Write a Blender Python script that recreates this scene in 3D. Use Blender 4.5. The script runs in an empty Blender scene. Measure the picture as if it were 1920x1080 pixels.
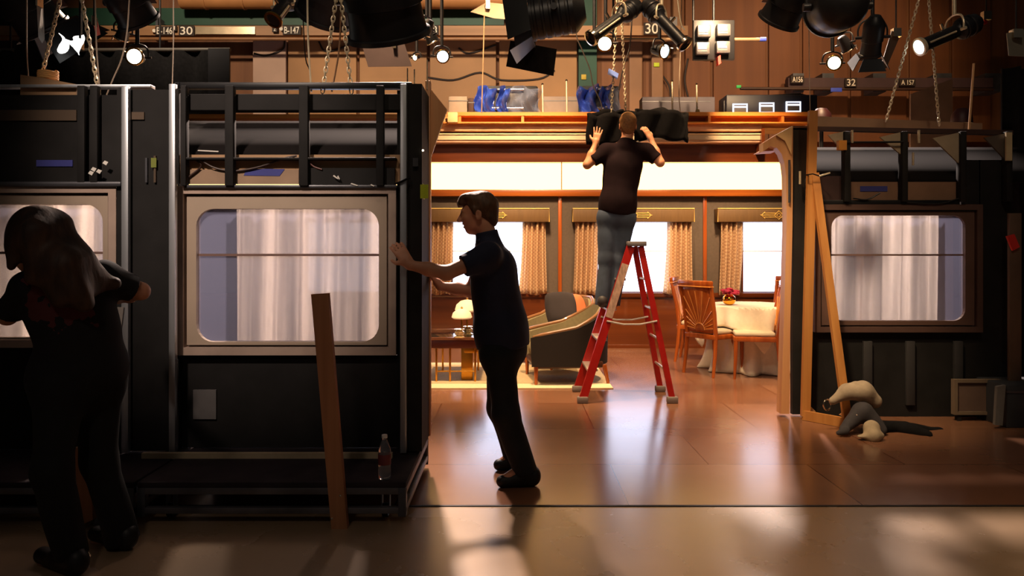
import bpy, bmesh, math, random
import numpy as np
from mathutils import Vector, Matrix, Euler
random.seed(7)
RNG = np.random.default_rng(5)
S = bpy.context.scene
COL = S.collection
F, CX, HY, EYE = 1400.0, 960.0, 470.0, 1.36      # focal length and horizon in a 1920 px wide frame, eye height in metres

# ---------------------------------------------------------------- camera, world, lights, exposure
cd = bpy.data.cameras.new('camera'); cam = bpy.data.objects.new('camera', cd); COL.objects.link(cam)
cam.location = (0, 0, EYE); cam.rotation_euler = (math.pi/2, 0, 0)
cd.sensor_width = 36; cd.lens = 36*F/1920; cd.shift_y = -(540-HY)/1920; cd.clip_start = .05
S.camera = cam
w = bpy.data.worlds.new('world'); S.world = w; w.use_nodes = True
w.node_tree.nodes['Background'].inputs[0].default_value = (.9, .8, .7, 1)
w.node_tree.nodes['Background'].inputs[1].default_value = .03  # even ambient fill added through the open top of the stage
S.view_settings.view_transform = 'Standard'; S.view_settings.look = 'None'
S.view_settings.exposure = 0.0; S.view_settings.gamma = 1; S.view_settings.use_curve_mapping = False

def spot(loc, to, power, color, size=60, blend=.6, radius=.15):
    l = bpy.data.lights.new('unseen_spot', 'SPOT'); l.energy = power; l.color = color
    l.spot_size = math.radians(size); l.spot_blend = blend; l.shadow_soft_size = radius
    o = bpy.data.objects.new('unseen_spot', l); COL.objects.link(o); o.location = loc
    o.rotation_euler = (Vector(to)-Vector(loc)).to_track_quat('-Z', 'Y').to_euler()
    return o
WARM = (1, .66, .36); TUNG = (1, .78, .55); COOL = (.86, .9, 1)
# overhead studio lamps above the train set
spot((.2, 6.2, 5.2), (.9, 8.6, .4), 1350, WARM, 66)
spot((2.6, 6.4, 5.2), (2.6, 8.8, .6), 1250, WARM, 62)
spot((-1.5, 6.6, 5.2), (-.6, 8.6, .3), 1100, WARM, 60)
spot((.1, 7.5, 4.7), (.0, 10.2, 3.1), 1250, WARM, 50, .8)  # this lamp and the next are added to brighten the cornice boards
spot((2.5, 7.5, 4.7), (2.6, 10.2, 3.1), 1250, WARM, 50, .8)
spot((1.2, 5.0, 5.0), (1.2, 6.4, .2), 260, WARM, 60, .8)
# lamps behind the moving flats, shining on the backs of their window voiles
spot((-1.2, 8.4, 4.9), (-1.4, 4.5, 1.2), 4600, (1, .76, .64), 40, .7)
spot((-3.0, 8.4, 4.9), (-3.2, 4.5, 1.2), 2800, (1, .74, .55), 36, .7)
spot((3.4, 9.6, 4.9), (3.2, 6.2, 1.3), 4600, (1, .8, .7), 36, .7)
spot((.9, 3.9, 4.6), (2.46, 5.85, .9), 850, (1, .72, .42), 27, .9)  # unseen lamp added to brighten the timber brace and sandbags
# unseen lamps added to light the back wall of the stage
spot((-1.5, 8.6, 6.6), (-.5, 13.5, 4.4), 1050, TUNG, 80, .8)
spot((4.0, 8.6, 6.6), (3.2, 13.5, 4.0), 620, WARM, 70, .8)
spot((.8, 9.0, 6.4), (.8, 13.5, 3.9), 420, TUNG, 70, .8)
spot((5.6, 8.8, 6.6), (5.6, 13.5, 4.4), 520, WARM, 66, .8)
spot((2.0, 1.6, 5.4), (1.9, 3.1, 0), 260, (1, .74, .48), 48, .9)  # unseen overhead lamp added to lighten the front concrete
spot((-5.0, 8.6, 6.6), (-5.0, 13.5, 4.6), 800, TUNG, 70, .8)
# unseen fill lamps added over the camera side of the flats
spot((-2.2, .8, 4.6), (-1.75, 4.2, 1.95), 850, (1, .79, .64), 30, .9)
spot((-1.2, .2, 3.4), (-1.2, 3.8, .35), 30, (1, .8, .66), 34, .9)  # weak lamp added to bring up the low scalloped rail
spot((3.2, 2.4, 5.2), (2.2, 5.9, 1.4), 130, WARM, 40, .8)
spot((-.2, 2.0, 5.6), (-.2, 5.4, 3.3), 160, TUNG, 70, .8)
spot((2.4, 2.6, 5.6), (2.4, 5.6, 3.5), 110, TUNG, 70, .8)

# ---------------------------------------------------------------- helpers
def P(px, py, Y): return Vector(((px-CX)/F*Y, Y, EYE+(HY-py)/F*Y))
def lin(c):
    r = []
    for v in c:
        v /= 255.0
        r.append(v/12.92 if v <= .04045 else ((v+.055)/1.055)**2.4)
    return tuple(r)+(1,)
MATS = {}
def mat(name, rgb, rough=.6, metal=0, var=.12, scale=6, stretch=(1, 1, 1), bump=0, spec=.5, emit=0, rgb2=None, trans=0, coat=0, sheen=0):
    if name in MATS: return MATS[name]
    m = bpy.data.materials.new(name); m.use_nodes = True; MATS[name] = m
    nt = m.node_tree; N = nt.nodes; L = nt.links; b = N['Principled BSDF']
    tc = N.new('ShaderNodeTexCoord'); mp = N.new('ShaderNodeMapping'); mp.inputs['Scale'].default_value = stretch
    no = N.new('ShaderNodeTexNoise'); no.inputs['Scale'].default_value = scale; no.inputs['Detail'].default_value = 5
    L.new(tc.outputs['Object'], mp.inputs['Vector']); L.new(mp.outputs[0], no.inputs['Vector'])
    cr = N.new('ShaderNodeValToRGB'); c = lin(rgb)
    c1 = lin(rgb2) if rgb2 else tuple(max(0, v*(1-var*2)) for v in c[:3])+(1,)
    cr.color_ramp.elements[0].position = .3; cr.color_ramp.elements[1].position = .7
    cr.color_ramp.elements[0].color = c1; cr.color_ramp.elements[1].color = c
    L.new(no.outputs['Fac'], cr.inputs[0]); L.new(cr.outputs[0], b.inputs['Base Color'])
    b.inputs['Roughness'].default_value = rough; b.inputs['Metallic'].default_value = metal
    b.inputs['Specular IOR Level'].default_value = spec
    b.inputs['Transmission Weight'].default_value = trans
    b.inputs['Coat Weight'].default_value = coat
    b.inputs['Sheen Weight'].default_value = sheen
    if emit:
        b.inputs['Emission Color'].default_value = lin(rgb); b.inputs['Emission Strength'].default_value = emit
    if bump:
        bm = N.new('ShaderNodeBump'); bm.inputs['Strength'].default_value = bump; bm.inputs['Distance'].default_value = .01
        L.new(no.outputs['Fac'], bm.inputs['Height']); L.new(bm.outputs[0], b.inputs['Normal'])
    return m
def wood(name, a, b, axis='z', rough=.4, scale=5, coat=0):
    st = {'x': (.12, 3, 3), 'y': (3, .12, 3), 'z': (3, 3, .12)}[axis]
    return mat(name, a, rough, 0, scale=scale, stretch=st, bump=.05, rgb2=b, coat=coat)
def emissive(name, rgb, strength):
    if name in MATS: return MATS[name]
    m = bpy.data.materials.new(name); m.use_nodes = True; MATS[name] = m
    nt = m.node_tree; nt.nodes.clear(); e = nt.nodes.new('ShaderNodeEmission'); o = nt.nodes.new('ShaderNodeOutputMaterial')
    e.inputs[0].default_value = (*rgb, 1); e.inputs[1].default_value = strength; nt.links.new(e.outputs[0], o.inputs[0])
    return m
def sheer(name, rgb, tl, tp, scale=0):
    """cloth or film that lets light through: diffuse + translucent + a share of clear view"""
    m = bpy.data.materials.new(name); m.use_nodes = True; MATS[name] = m
    nt = m.node_tree; N = nt.nodes; L = nt.links; N.clear()
    o = N.new('ShaderNodeOutputMaterial'); d = N.new('ShaderNodeBsdfDiffuse'); t = N.new('ShaderNodeBsdfTranslucent'); p = N.new('ShaderNodeBsdfTransparent')
    c = lin(rgb); d.inputs[0].default_value = c; t.inputs[0].default_value = c
    m1 = N.new('ShaderNodeMixShader'); m2 = N.new('ShaderNodeMixShader'); m1.inputs[0].default_value = tl; m2.inputs[0].default_value = tp
    L.new(d.outputs[0], m1.inputs[1]); L.new(t.outputs[0], m1.inputs[2]); L.new(m1.outputs[0], m2.inputs[1]); L.new(p.outputs[0], m2.inputs[2]); L.new(m2.outputs[0], o.inputs[0])
    if scale:   # fold light and shade painted into the cloth colour as streaks
        no = N.new('ShaderNodeTexNoise'); no.inputs['Scale'].default_value = scale; no.inputs['Detail'].default_value = 1; tc = N.new('ShaderNodeTexCoord'); mp = N.new('ShaderNodeMapping'); mp.inputs['Scale'].default_value = (1, .2, .02)
        L.new(tc.outputs['Object'], mp.inputs[0]); L.new(mp.outputs[0], no.inputs['Vector'])
        cr = N.new('ShaderNodeValToRGB'); cr.color_ramp.elements[0].position = .38; cr.color_ramp.elements[1].position = .62; cr.color_ramp.elements[1].color = c; cr.color_ramp.elements[0].color = (*[v*.42 for v in c[:3]], 1)
        L.new(no.outputs['Fac'], cr.inputs[0]); L.new(cr.outputs[0], t.inputs[0]); L.new(cr.outputs[0], d.inputs[0])
    return m

class MB:
    """collects shapes in world coordinates, build() links them as one mesh object"""
    def __init__(s): s.bm = bmesh.new()
    def box(s, a, b, bev=0, rot=None, piv=None):
        a = Vector(a); b = Vector(b); c = (a+b)/2; d = b-a
        r = bmesh.ops.create_cube(s.bm, size=1); vs = r['verts']
        for v in vs: v.co = Vector((v.co.x*d.x, v.co.y*d.y, v.co.z*d.z))
        if bev:
            es = list({e for v in vs for e in v.link_edges})
            q = bmesh.ops.bevel(s.bm, geom=es, offset=min(bev, min(abs(d.x), abs(d.y), abs(d.z))*.45), segments=2, affect='EDGES', profile=.5)
            vs = list({v for f in q['faces'] for v in f.verts} | {v for v in vs if v.is_valid})
        R = rot.to_matrix() if rot else Matrix.Identity(3)
        p = Vector(piv) if piv is not None else c
        for v in vs: v.co = R @ (v.co + c - p) + p
        return s
    def pbox(s, x0, y0, x1, y1, Y0, Y1, bev=0):
        """box whose front face covers the given photo rectangle at depth Y0"""
        a = P(x0, y1, Y0); b = P(x1, y0, Y0); b.y = Y1
        return s.box(a, b, bev)
    def tube(s, p0, p1, r, r1=None, n=12, cap=True):
        p0 = Vector(p0); p1 = Vector(p1); d = p1-p0; L = d.length
        if L < 1e-6: return s
        M = Matrix.Translation((p0+p1)/2) @ d.to_track_quat('Z', 'Y').to_matrix().to_4x4()
        bmesh.ops.create_cone(s.bm, cap_ends=cap, segments=n, radius1=r, radius2=r if r1 is None else r1, depth=L, matrix=M)
        return s
    def poly(s, pts, r, n=8, closed=False):
        pts = [Vector(p) for p in pts]; rings = []; m = len(pts); up = None
        for i, p in enumerate(pts):
            a = pts[(i-1) % m] if (i or closed) else p; b = pts[(i+1) % m] if (i < m-1 or closed) else p
            t = (b-a).normalized()
            if up is None: up = t.orthogonal().normalized()
            up = (up - t*up.dot(t)); up = up.normalized() if up.length > 1e-5 else t.orthogonal().normalized()
            q = t.cross(up)
            rr = r[i] if isinstance(r, (list, tuple)) else r
            rings.append([s.bm.verts.new(p+rr*(up*math.cos(2*math.pi*k/n)+q*math.sin(2*math.pi*k/n))) for k in range(n)])
        for i in range(m if closed else m-1):
            A = rings[i]; B = rings[(i+1) % m]
            for k in range(n): s.bm.faces.new((A[k], A[(k+1) % n], B[(k+1) % n], B[k]))
        if not closed:
            s.bm.faces.new(rings[0][::-1]); s.bm.faces.new(rings[-1])
        return s
    def lathe(s, prof, M=None, n=28, wob=0):
        M = M or Matrix.Identity(4); rings = []
        for r, z in prof:
            if r < 1e-5: rings.append([s.bm.verts.new(M @ Vector((0, 0, z)))])
            else: rings.append([s.bm.verts.new(M @ Vector((r*math.cos(2*math.pi*k/n)*(1+wob*math.sin(k*2.4)), r*math.sin(2*math.pi*k/n)*(1+wob*math.sin(k*2.4)), z))) for k in range(n)])
        for A, B in zip(rings, rings[1:]):
            for k in range(n):
                k2 = (k+1) % n
                if len(A) == 1 and len(B) == 1: continue
                if len(A) == 1: s.bm.faces.new((A[0], B[k], B[k2]))
                elif len(B) == 1: s.bm.faces.new((A[k], A[k2], B[0]))
                else: s.bm.faces.new((A[k], A[k2], B[k2], B[k]))
        return s
    def prism(s, pts, d):
        """extrude a planar outline by vector d"""
        d = Vector(d); A = [s.bm.verts.new(Vector(p)) for p in pts]; B = [s.bm.verts.new(Vector(p)+d) for p in pts]
        s.bm.faces.new(A); s.bm.faces.new(B[::-1])
        for k in range(len(A)):
            k2 = (k+1) % len(A); s.bm.faces.new((A[k], B[k], B[k2], A[k2]))
        return s
    def ring(s, outer, inner, d):
        """frame between two outlines with the same number of points, extruded by d"""
        d = Vector(d); n = len(outer)
        V = [[s.bm.verts.new(Vector(p)+o) for p in L] for L in (outer, inner) for o in (Vector((0, 0, 0)), d)]
        oa, ob, ia, ib = V
        for k in range(n):
            j = (k+1) % n
            for q in ((oa[k], oa[j], ia[j], ia[k]), (ob[j], ob[k], ib[k], ib[j]), (oa[j], oa[k], ob[k], ob[j]), (ia[k], ia[j], ib[j], ib[k])): s.bm.faces.new(q)
        return s
    def sph(s, c, r, sc=(1, 1, 1), n=16):
        M = Matrix.Translation(Vector(c)) @ Matrix.Diagonal((*sc, 1))
        bmesh.ops.create_uvsphere(s.bm, u_segments=n, v_segments=max(6, n*2//3), radius=r, matrix=M); return s
    def grid(s, fn, nu, nv, closed_u=False):
        V = [[s.bm.verts.new(fn(i/(nu if closed_u else nu-1), j/(nv-1))) for j in range(nv)] for i in range(nu)]
        for i in range(nu if closed_u else nu-1):
            for j in range(nv-1):
                a = (i+1) % nu
                s.bm.faces.new((V[i][j], V[a][j], V[a][j+1], V[i][j+1]))
        return s
    def build(s, name, m, parent=None, smooth=True, solid=0, local=False):
        bm = s.bm
        bmesh.ops.recalc_face_normals(bm, faces=bm.faces)
        me = bpy.data.meshes.new(name); bm.to_mesh(me); bm.free()
        return link_mesh(name, me, m, parent, smooth, solid, local)
def link_mesh(name, me, m, parent=None, smooth=True, solid=0, local=False):
    o = bpy.data.objects.new(name, me); COL.objects.link(o)
    me.materials.append(m)
    if smooth:
        me.shade_smooth()
        try: me.set_sharp_from_angle(angle=math.radians(38))
        except Exception: pass
    if solid:
        md = o.modifiers.new('s', 'SOLIDIFY'); md.thickness = solid; md.offset = 0
    if parent is not None:
        o.parent = parent
        if not local: o.matrix_parent_inverse = full(parent).inverted()
    return o
def full(o):
    M = Matrix.LocRotScale(o.location, o.rotation_euler, o.scale)
    return full(o.parent) @ o.matrix_parent_inverse @ M if o.parent else M
def tag(o, label, cat, group=None, kind=None):
    o['label'] = label; o['category'] = cat
    if group: o['group'] = group
    if kind: o['kind'] = kind
    return o
def thing(name, label, cat, loc, rz=0, group=None):
    o = bpy.data.objects.new(name, None); COL.objects.link(o); o.empty_display_size = .1
    o.location = loc; o.rotation_euler = (0, 0, rz)
    return tag(o, label, cat, group)
def struct(o): o['kind'] = 'structure'; return o
def copy_tree(o, parent=None):
    c = o.copy(); COL.objects.link(c)
    if parent is not None: c.parent = parent
    for ch in [x for x in bpy.data.objects if x.parent == o]: copy_tree(ch, c)
    return c
def lerp(a, b, t): return a+(b-a)*t
def smooth_pts(pts, n=6):
    """Catmull-Rom through the points"""
    p = [Vector(q) for q in pts]; p = [p[0]*2-p[1]]+p+[p[-1]*2-p[-2]]; out = []
    for i in range(1, len(p)-2):
        for k in range(n):
            t = k/n
            out.append(.5*((2*p[i])+(-p[i-1]+p[i+1])*t+(2*p[i-1]-5*p[i]+4*p[i+1]-p[i+2])*t*t+(-p[i-1]+3*p[i]-3*p[i+1]+p[i+2])*t**3))
    out.append(p[-2]); return out
def rrect(x0, z0, x1, z1, r, Y, n=6):
    pts = []
    for cx, cz, a in ((x1-r, z1-r, 0), (x0+r, z1-r, 90), (x0+r, z0+r, 180), (x1-r, z0+r, 270)):
        for k in range(n+1):
            t = math.radians(a+90*k/n); pts.append((cx+r*math.cos(t), Y, cz+r*math.sin(t)))
    return pts
def rect_like(x0, z0, x1, z1, Y, n=6):
    """square-cornered outline with as many points as rrect()"""
    pts = []
    for cx, cz in ((x1, z1), (x0, z1), (x0, z0), (x1, z0)):
        sx = 1 if cx == x1 else -1; sz = 1 if cz == z1 else -1
        for k in range(n+1): pts.append((cx, Y, cz))
    # spread the repeated points a hair along the sides so that no face collapses
    out = []
    e = .0008
    for i, p in enumerate(pts):
        c, k = divmod(i, n+1); d = (k-n/2)*e
        dx, dz = ((-d if d > 0 else 0), (d if d < 0 else 0)) if c == 0 else ((-d if d < 0 else 0), (-d if d > 0 else 0)) if c == 1 else ((d if d > 0 else 0), (-d if d < 0 else 0)) if c == 2 else ((d if d < 0 else 0), (d if d > 0 else 0))
        out.append((p[0]+dx, p[1], p[2]+dz))
    return out

# ---------------------------------------------------------------- signed-distance modelling for bodies, cloth and bags
def surface_nets(D, org, h):
    nx, ny, nz = D.shape; I = D < 0
    c = np.zeros((nx-1, ny-1, nz-1), np.int8)
    offs = [(i, j, k) for i in (0, 1) for j in (0, 1) for k in (0, 1)]
    for i, j, k in offs: c += I[i:nx-1+i, j:ny-1+j, k:nz-1+k]
    mask = (c > 0) & (c < 8); idx = np.argwhere(mask)
    num = np.full(mask.shape, -1, np.int64); num[mask] = np.arange(len(idx))
    vals = np.stack([D[idx[:, 0]+i, idx[:, 1]+j, idx[:, 2]+k] for i, j, k in offs], 1)
    O = np.array(offs, float); acc = np.zeros((len(idx), 3)); cnt = np.zeros(len(idx))
    for a in range(8):
        for b in range(a+1, 8):
            if abs(O[a]-O[b]).sum() != 1: continue
            s = (vals[:, a] < 0) != (vals[:, b] < 0)
            t = np.where(s, vals[:, a]/np.where(s, vals[:, a]-vals[:, b], 1), 0)
            acc += np.where(s[:, None], O[a]+t[:, None]*(O[b]-O[a]), 0); cnt += s
    V = (idx+acc/cnt[:, None])*h+org
    Q = []
    for ax in range(3):
        A = np.moveaxis(I, ax, 0); dif = A[:-1] != A[1:]
        e = np.argwhere(dif); e = e[(e[:, 1] > 0) & (e[:, 2] > 0) & (e[:, 1] < dif.shape[1]-1) & (e[:, 2] < dif.shape[2]-1)]
        flip = A[:-1][e[:, 0], e[:, 1], e[:, 2]]
        n2 = np.moveaxis(num, ax, 0)
        q = np.stack([n2[e[:, 0], e[:, 1]-1, e[:, 2]-1], n2[e[:, 0], e[:, 1], e[:, 2]-1], n2[e[:, 0], e[:, 1], e[:, 2]], n2[e[:, 0], e[:, 1]-1, e[:, 2]]], 1)
        if ax == 1: flip = ~flip
        q[~flip] = q[~flip][:, ::-1]; Q.append(q)
    return V, np.concatenate(Q)
def cone(a, b, ra, rb, k=.03, op='u', clip=None): return ('c', np.array(a, float), np.array(b, float), ra, rb, k, op, clip)
def ell(c, r, R=None, k=.03, op='u', clip=None): return ('e', np.array(c, float), np.array(r, float), np.array(R if R is not None else np.eye(3)), None, k, op, clip)
def sdf_mesh(name, prims, h, m, parent=None, disp=None, smooth_it=1):
    lo = np.full(3, 1e9); hi = -lo; bbs = []
    for p in prims:
        if p[0] == 'c':
            a = np.minimum(p[1]-p[3], p[2]-p[4]); b = np.maximum(p[1]+p[3], p[2]+p[4])
        else:
            r = np.sqrt(((p[3]*p[2])**2).sum(1)); a = p[1]-r; b = p[1]+r
        bbs.append((a, b))
        if p[6] == 'u': lo = np.minimum(lo, a); hi = np.maximum(hi, b)
    lo -= 4*h+.02; hi += 4*h+.02
    n = np.ceil((hi-lo)/h).astype(int)+1
    D = np.full(n, .08, np.float32)
    ax = [lo[i]+h*np.arange(n[i]) for i in range(3)]
    for p, (a, b) in zip(prims, bbs):
        k = max(p[5], 1e-4); mg = k+3*h+.012
        i0 = np.maximum(((a-mg-lo)/h).astype(int), 0); i1 = np.minimum(np.ceil((b+mg-lo)/h).astype(int)+1, n)
        if (i1 <= i0).any(): continue
        X = np.stack(np.meshgrid(*[ax[i][i0[i]:i1[i]] for i in range(3)], indexing='ij'), -1)
        if p[0] == 'c':
            ab = p[2]-p[1]; t = np.clip(((X-p[1])@ab)/max(ab@ab, 1e-9), 0, 1)
            d = np.linalg.norm(X-(p[1]+t[..., None]*ab), axis=-1)-(p[3]+t*(p[4]-p[3]))
        else:
            q = (X-p[1])@p[3]; k0 = np.linalg.norm(q/p[2], axis=-1); k1 = np.linalg.norm(q/p[2]**2, axis=-1)
            d = k0*(k0-1)/np.maximum(k1, 1e-6)
        if p[7] is not None:
            for (pt, nr) in (p[7] if isinstance(p[7], list) else [p[7]]):
                nr = np.array(nr, float); nr = nr/np.linalg.norm(nr); d = np.maximum(d, (X-np.array(pt))@nr)
        sl = tuple(slice(i0[i], i1[i]) for i in range(3)); C = D[sl]
        if p[6] == 'u':
            g = np.maximum(k-np.abs(C-d), 0)/k; D[sl] = np.minimum(C, d)-g*g*k/4
        else:
            d = -d; g = np.maximum(k-np.abs(C-d), 0)/k; D[sl] = np.maximum(C, d)+g*g*k/4
    if disp is not None:
        X = np.stack(np.meshgrid(*ax, indexing='ij'), -1); D = D+disp(X)
    V, Q = surface_nets(D, lo, h)
    me = bpy.data.meshes.new(name)
    me.vertices.add(len(V)); me.vertices.foreach_set('co', V.astype(np.float32).ravel())
    me.loops.add(Q.size); me.loops.foreach_set('vertex_index', Q.astype(np.int32).ravel())
    me.polygons.add(len(Q)); me.polygons.foreach_set('loop_start', np.arange(0, Q.size, 4, dtype=np.int32))
    me.update(calc_edges=True); me.validate()
    bm = bmesh.new(); bm.from_mesh(me)
    for _ in range(smooth_it): bmesh.ops.smooth_vert(bm, verts=bm.verts, factor=.5, use_axis_x=True, use_axis_y=True, use_axis_z=True)
    bmesh.ops.recalc_face_normals(bm, faces=bm.faces); bm.to_mesh(me); bm.free()
    o = link_mesh(name, me, m, parent); me.shade_smooth()
    return o
def folds(amp, fr, seed=0):
    r = np.random.default_rng(seed); ds = r.normal(size=(5, 3)); ds /= np.linalg.norm(ds, axis=1)[:, None]; ph = r.uniform(0, 6, 5); fs = fr*r.uniform(.6, 1.7, 5)
    def fn(X):
        t = 0
        w = .5*np.sin(9*X[..., 2]+2*X[..., 0])
        for d, p, f in zip(ds, ph, fs): t = t+np.sin((X@d)*f+p+w)
        return (amp*t/3).astype(np.float32)
    return fn

# ---------------------------------------------------------------- materials
BLK = mat('black_paint', (35, 33, 33), .75, var=.2, spec=.25)
BLKM = mat('black_metal', (30, 30, 33), .42, .3, var=.15)
BLKC = mat('black_cloth', (24, 23, 25), .95, var=.25, scale=20, bump=.3, spec=.15)
SILV = mat('brushed_steel', (205, 208, 214), .36, .75, var=.1, scale=9, stretch=(4, 4, .3))
DSTEEL = mat('grey_steel', (92, 92, 98), .45, .5, var=.2)
GAL = mat('galvanised_steel', (232, 214, 182), .35, .4, var=.1, scale=30)
CHROME = mat('chrome', (222, 205, 180), .18, 1, var=.05)
CREAMP = mat('cream_moulding', (176, 156, 138), .55, var=.06, scale=3)
TANB = wood('raw_plywood', (176, 140, 104), (150, 114, 80), 'x', .6)
PINE = wood('pine_timber', (198, 138, 74), (172, 110, 52), 'z', .5)
PINEX = wood('pine_timber_lengthwise', (214, 150, 78), (186, 118, 50), 'x', .5)
PINEE = wood('pine_edge', (212, 160, 112), (190, 132, 86), 'z', .5)
WALN = wood('varnished_walnut', (112, 54, 20), (78, 34, 12), 'x', .25, 4, coat=.3)
WAINS = wood('varnished_wainscot', (112, 56, 22), (84, 38, 14), 'x', .28, 3, coat=.4)
CHERRY = wood('cherry_wood', (178, 92, 34), (136, 60, 18), 'z', .26, 6, coat=.3)
INLAY = wood('pale_inlay_wood', (226, 152, 72), (206, 130, 56), 'z', .3, 6)
TAUPE = mat('taupe_wallcovering', (92, 78, 66), .8, var=.08, scale=30)
BRASS = mat('brass', (206, 150, 62), .22, 1, var=.06)
GOLD = mat('gold_thread', (255, 214, 120), .5, .15, var=.06)
WHITEP = mat('white_paper', (226, 220, 212), .7, var=.04)
BLUET = mat('blue_masking_tape', (58, 62, 140), .7, var=.08)
YELT = mat('yellow_green_tape', (196, 214, 44), .6, var=.05)
REDT = mat('red_tag_plastic', (222, 50, 36), .5, var=.05)
LAMP = emissive('lamp_glow', (1, .93, .8), 14)
LAMPW = emissive('lamp_glow_soft', (1, .82, .55), 5)
LAMPC = emissive('lamp_glow_cool', (.8, .95, 1), 5)

# ---------------------------------------------------------------- the setting
def floor_mat(name, c1, c2, rough, bw, bh, mortar, spec):
    m = bpy.data.materials.new(name); m.use_nodes = True; nt = m.node_tree; N = nt.nodes; L = nt.links; b = N['Principled BSDF']
    tc = N.new('ShaderNodeTexCoord'); br = N.new('ShaderNodeTexBrick'); br.offset = .5
    br.inputs['Scale'].default_value = 1; br.inputs['Brick Width'].default_value = bw; br.inputs['Row Height'].default_value = bh
    br.inputs['Mortar Size'].default_value = .004; br.inputs['Color1'].default_value = lin(c1); br.inputs['Color2'].default_value = lin(c2); br.inputs['Mortar'].default_value = lin(mortar)
    L.new(tc.outputs['Object'], br.inputs['Vector'])
    no = N.new('ShaderNodeTexNoise'); no.inputs['Scale'].default_value = 1.7; no.inputs['Detail'].default_value = 7; L.new(tc.outputs['Object'], no.inputs['Vector'])
    mx = N.new('ShaderNodeMix'); mx.data_type = 'RGBA'; mx.blend_type = 'MULTIPLY'; mx.inputs[0].default_value = .35
    L.new(br.outputs['Color'], mx.inputs[6]); L.new(no.outputs['Fac'], mx.inputs[7]); L.new(mx.outputs[2], b.inputs['Base Color'])
    mr = N.new('ShaderNodeMapRange'); mr.inputs[3].default_value = rough*.8; mr.inputs[4].default_value = rough*1.2; L.new(no.outputs['Fac'], mr.inputs[0]); L.new(mr.outputs[0], b.inputs['Roughness'])
    b.inputs['Specular IOR Level'].default_value = spec
    return m
struct(MB().box((-9, -3, -.12), (11, 14.2, -.003)).build('floor_stage', floor_mat('sealed_concrete', (188, 156, 122), (178, 146, 112), .27, 6, 5, (50, 40, 30), 1.0)))
struct(MB().box((-5.2, 3.99, -.003), (7.2, 10.5, 0)).build('floor_set', floor_mat('brown_vinyl_sheet', (150, 106, 80), (134, 90, 66), .21, 1.25, .95, (92, 46, 22), .5)))
struct(MB().box((-5.2, 3.975, -.0032), (7.2, 3.992, .001)).build('trim_1', mat('dark_floor_joint', (30, 22, 18), .7)))

YW = 10.46
GLOW = emissive('daylight_backing', (.74, .78, 1), 5.0)
WC = [644, 916, 1188, 1460]
b = MB()
b.pbox(300, 367, 1900, 414, YW, YW+.12); b.pbox(300, 550, 1900, 661, YW, YW+.12)
xs = [300]+[v for c in WC for v in (c-70, c+70)]+[1900]
for i in range(0, len(xs), 2): b.pbox(xs[i], 414, xs[i+1], 550, YW, YW+.12)
struct(b.build('wall_back', TAUPE, smooth=False))
struct(MB().pbox(300, 558, 1900, 656, YW-.03, YW-.001).build('trim_2', WAINS))
struct(MB().pbox(300, 549, 1900, 558, YW-.06, YW-.001, .01).build('trim_3', WALN))
struct(MB().pbox(300, 646, 1900, 656, YW-.05, YW-.03, .01).build('baseboard_back', WALN))
struct(MB().pbox(300, 355, 1900, 368, YW-.1, YW, .012).build('trim_4', wood('orange_wood_rail', (176, 96, 34), (140, 70, 22), 'x', .3)))
for i, c in enumerate([506, 778, 1050, 1322, 1594]):
    struct(MB().pbox(c-3.5, 368, c+3.5, 549, YW-.03, YW-.001, .006).build('trim_%d' % (5+i), CHERRY))
for i, c in enumerate(WC):
    x0, x1 = P(c-70, 0, YW).x, P(c+70, 0, YW).x; z0, z1 = P(0, 550, YW).z, P(0, 414, YW).z
    o = struct(MB().box((x0, YW+.03, z0), (x1, YW+.05, z1)).build('window_%d' % (i+1), GLOW, smooth=False))
    q = struct(MB().ring(rect_like(x0, z0, x1, z1, YW-.012), rect_like(x0+.025, z0+.025, x1-.025, z1-.025, YW-.012), (0, .04, 0)).build('window_frame', WALN, o, smooth=False))
    q = MB().box((x0+.02, YW, P(0, 471, YW).z-.008), (x1-.02, YW+.015, P(0, 471, YW).z+.008)).build('sash_bar', WHITEP, o)
# valances and curtains of the three windows in view
def curtain_mat():
    m = bpy.data.materials.new('lattice_curtain'); m.use_nodes = True; nt = m.node_tree; N = nt.nodes; L = nt.links; b = N['Principled BSDF']
    tc = N.new('ShaderNodeTexCoord'); out = []
    for a in (.8, -.8):
        mp = N.new('ShaderNodeMapping'); mp.inputs['Rotation'].default_value = (0, a, 0); L.new(tc.outputs['Object'], mp.inputs[0])
        wv = N.new('ShaderNodeTexWave'); wv.inputs['Scale'].default_value = 9; wv.inputs['Distortion'].default_value = 1; L.new(mp.outputs[0], wv.inputs[0]); out.append(wv)
    mx = N.new('ShaderNodeMath'); mx.operation = 'MAXIMUM'; L.new(out[0].outputs['Fac'], mx.inputs[0]); L.new(out[1].outputs['Fac'], mx.inputs[1])
    cr = N.new('ShaderNodeValToRGB'); cr.color_ramp.elements[0].position = .75; cr.color_ramp.elements[0].color = lin((250, 226, 190)); cr.color_ramp.elements[1].color = lin((220, 184, 146)); cr.color_ramp.elements[1].position = .97
    L.new(mx.outputs[0], cr.inputs[0]); L.new(cr.outputs[0], b.inputs['Base Color']); b.inputs['Roughness'].default_value = .8
    t = N.new('ShaderNodeBsdfTranslucent'); L.new(cr.outputs[0], t.inputs[0]); ms = N.new('ShaderNodeMixShader'); ms.inputs[0].default_value = .55
    L.new(b.outputs[0], ms.inputs[1]); L.new(t.outputs[0], ms.inputs[2]); L.new(ms.outputs[0], N['Material Output'].inputs[0])
    return m
CURT = curtain_mat()
VALM = mat('bronze_valance_cloth', (112, 82, 46), .6, var=.1, scale=40, stretch=(1, 1, .1))
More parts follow.
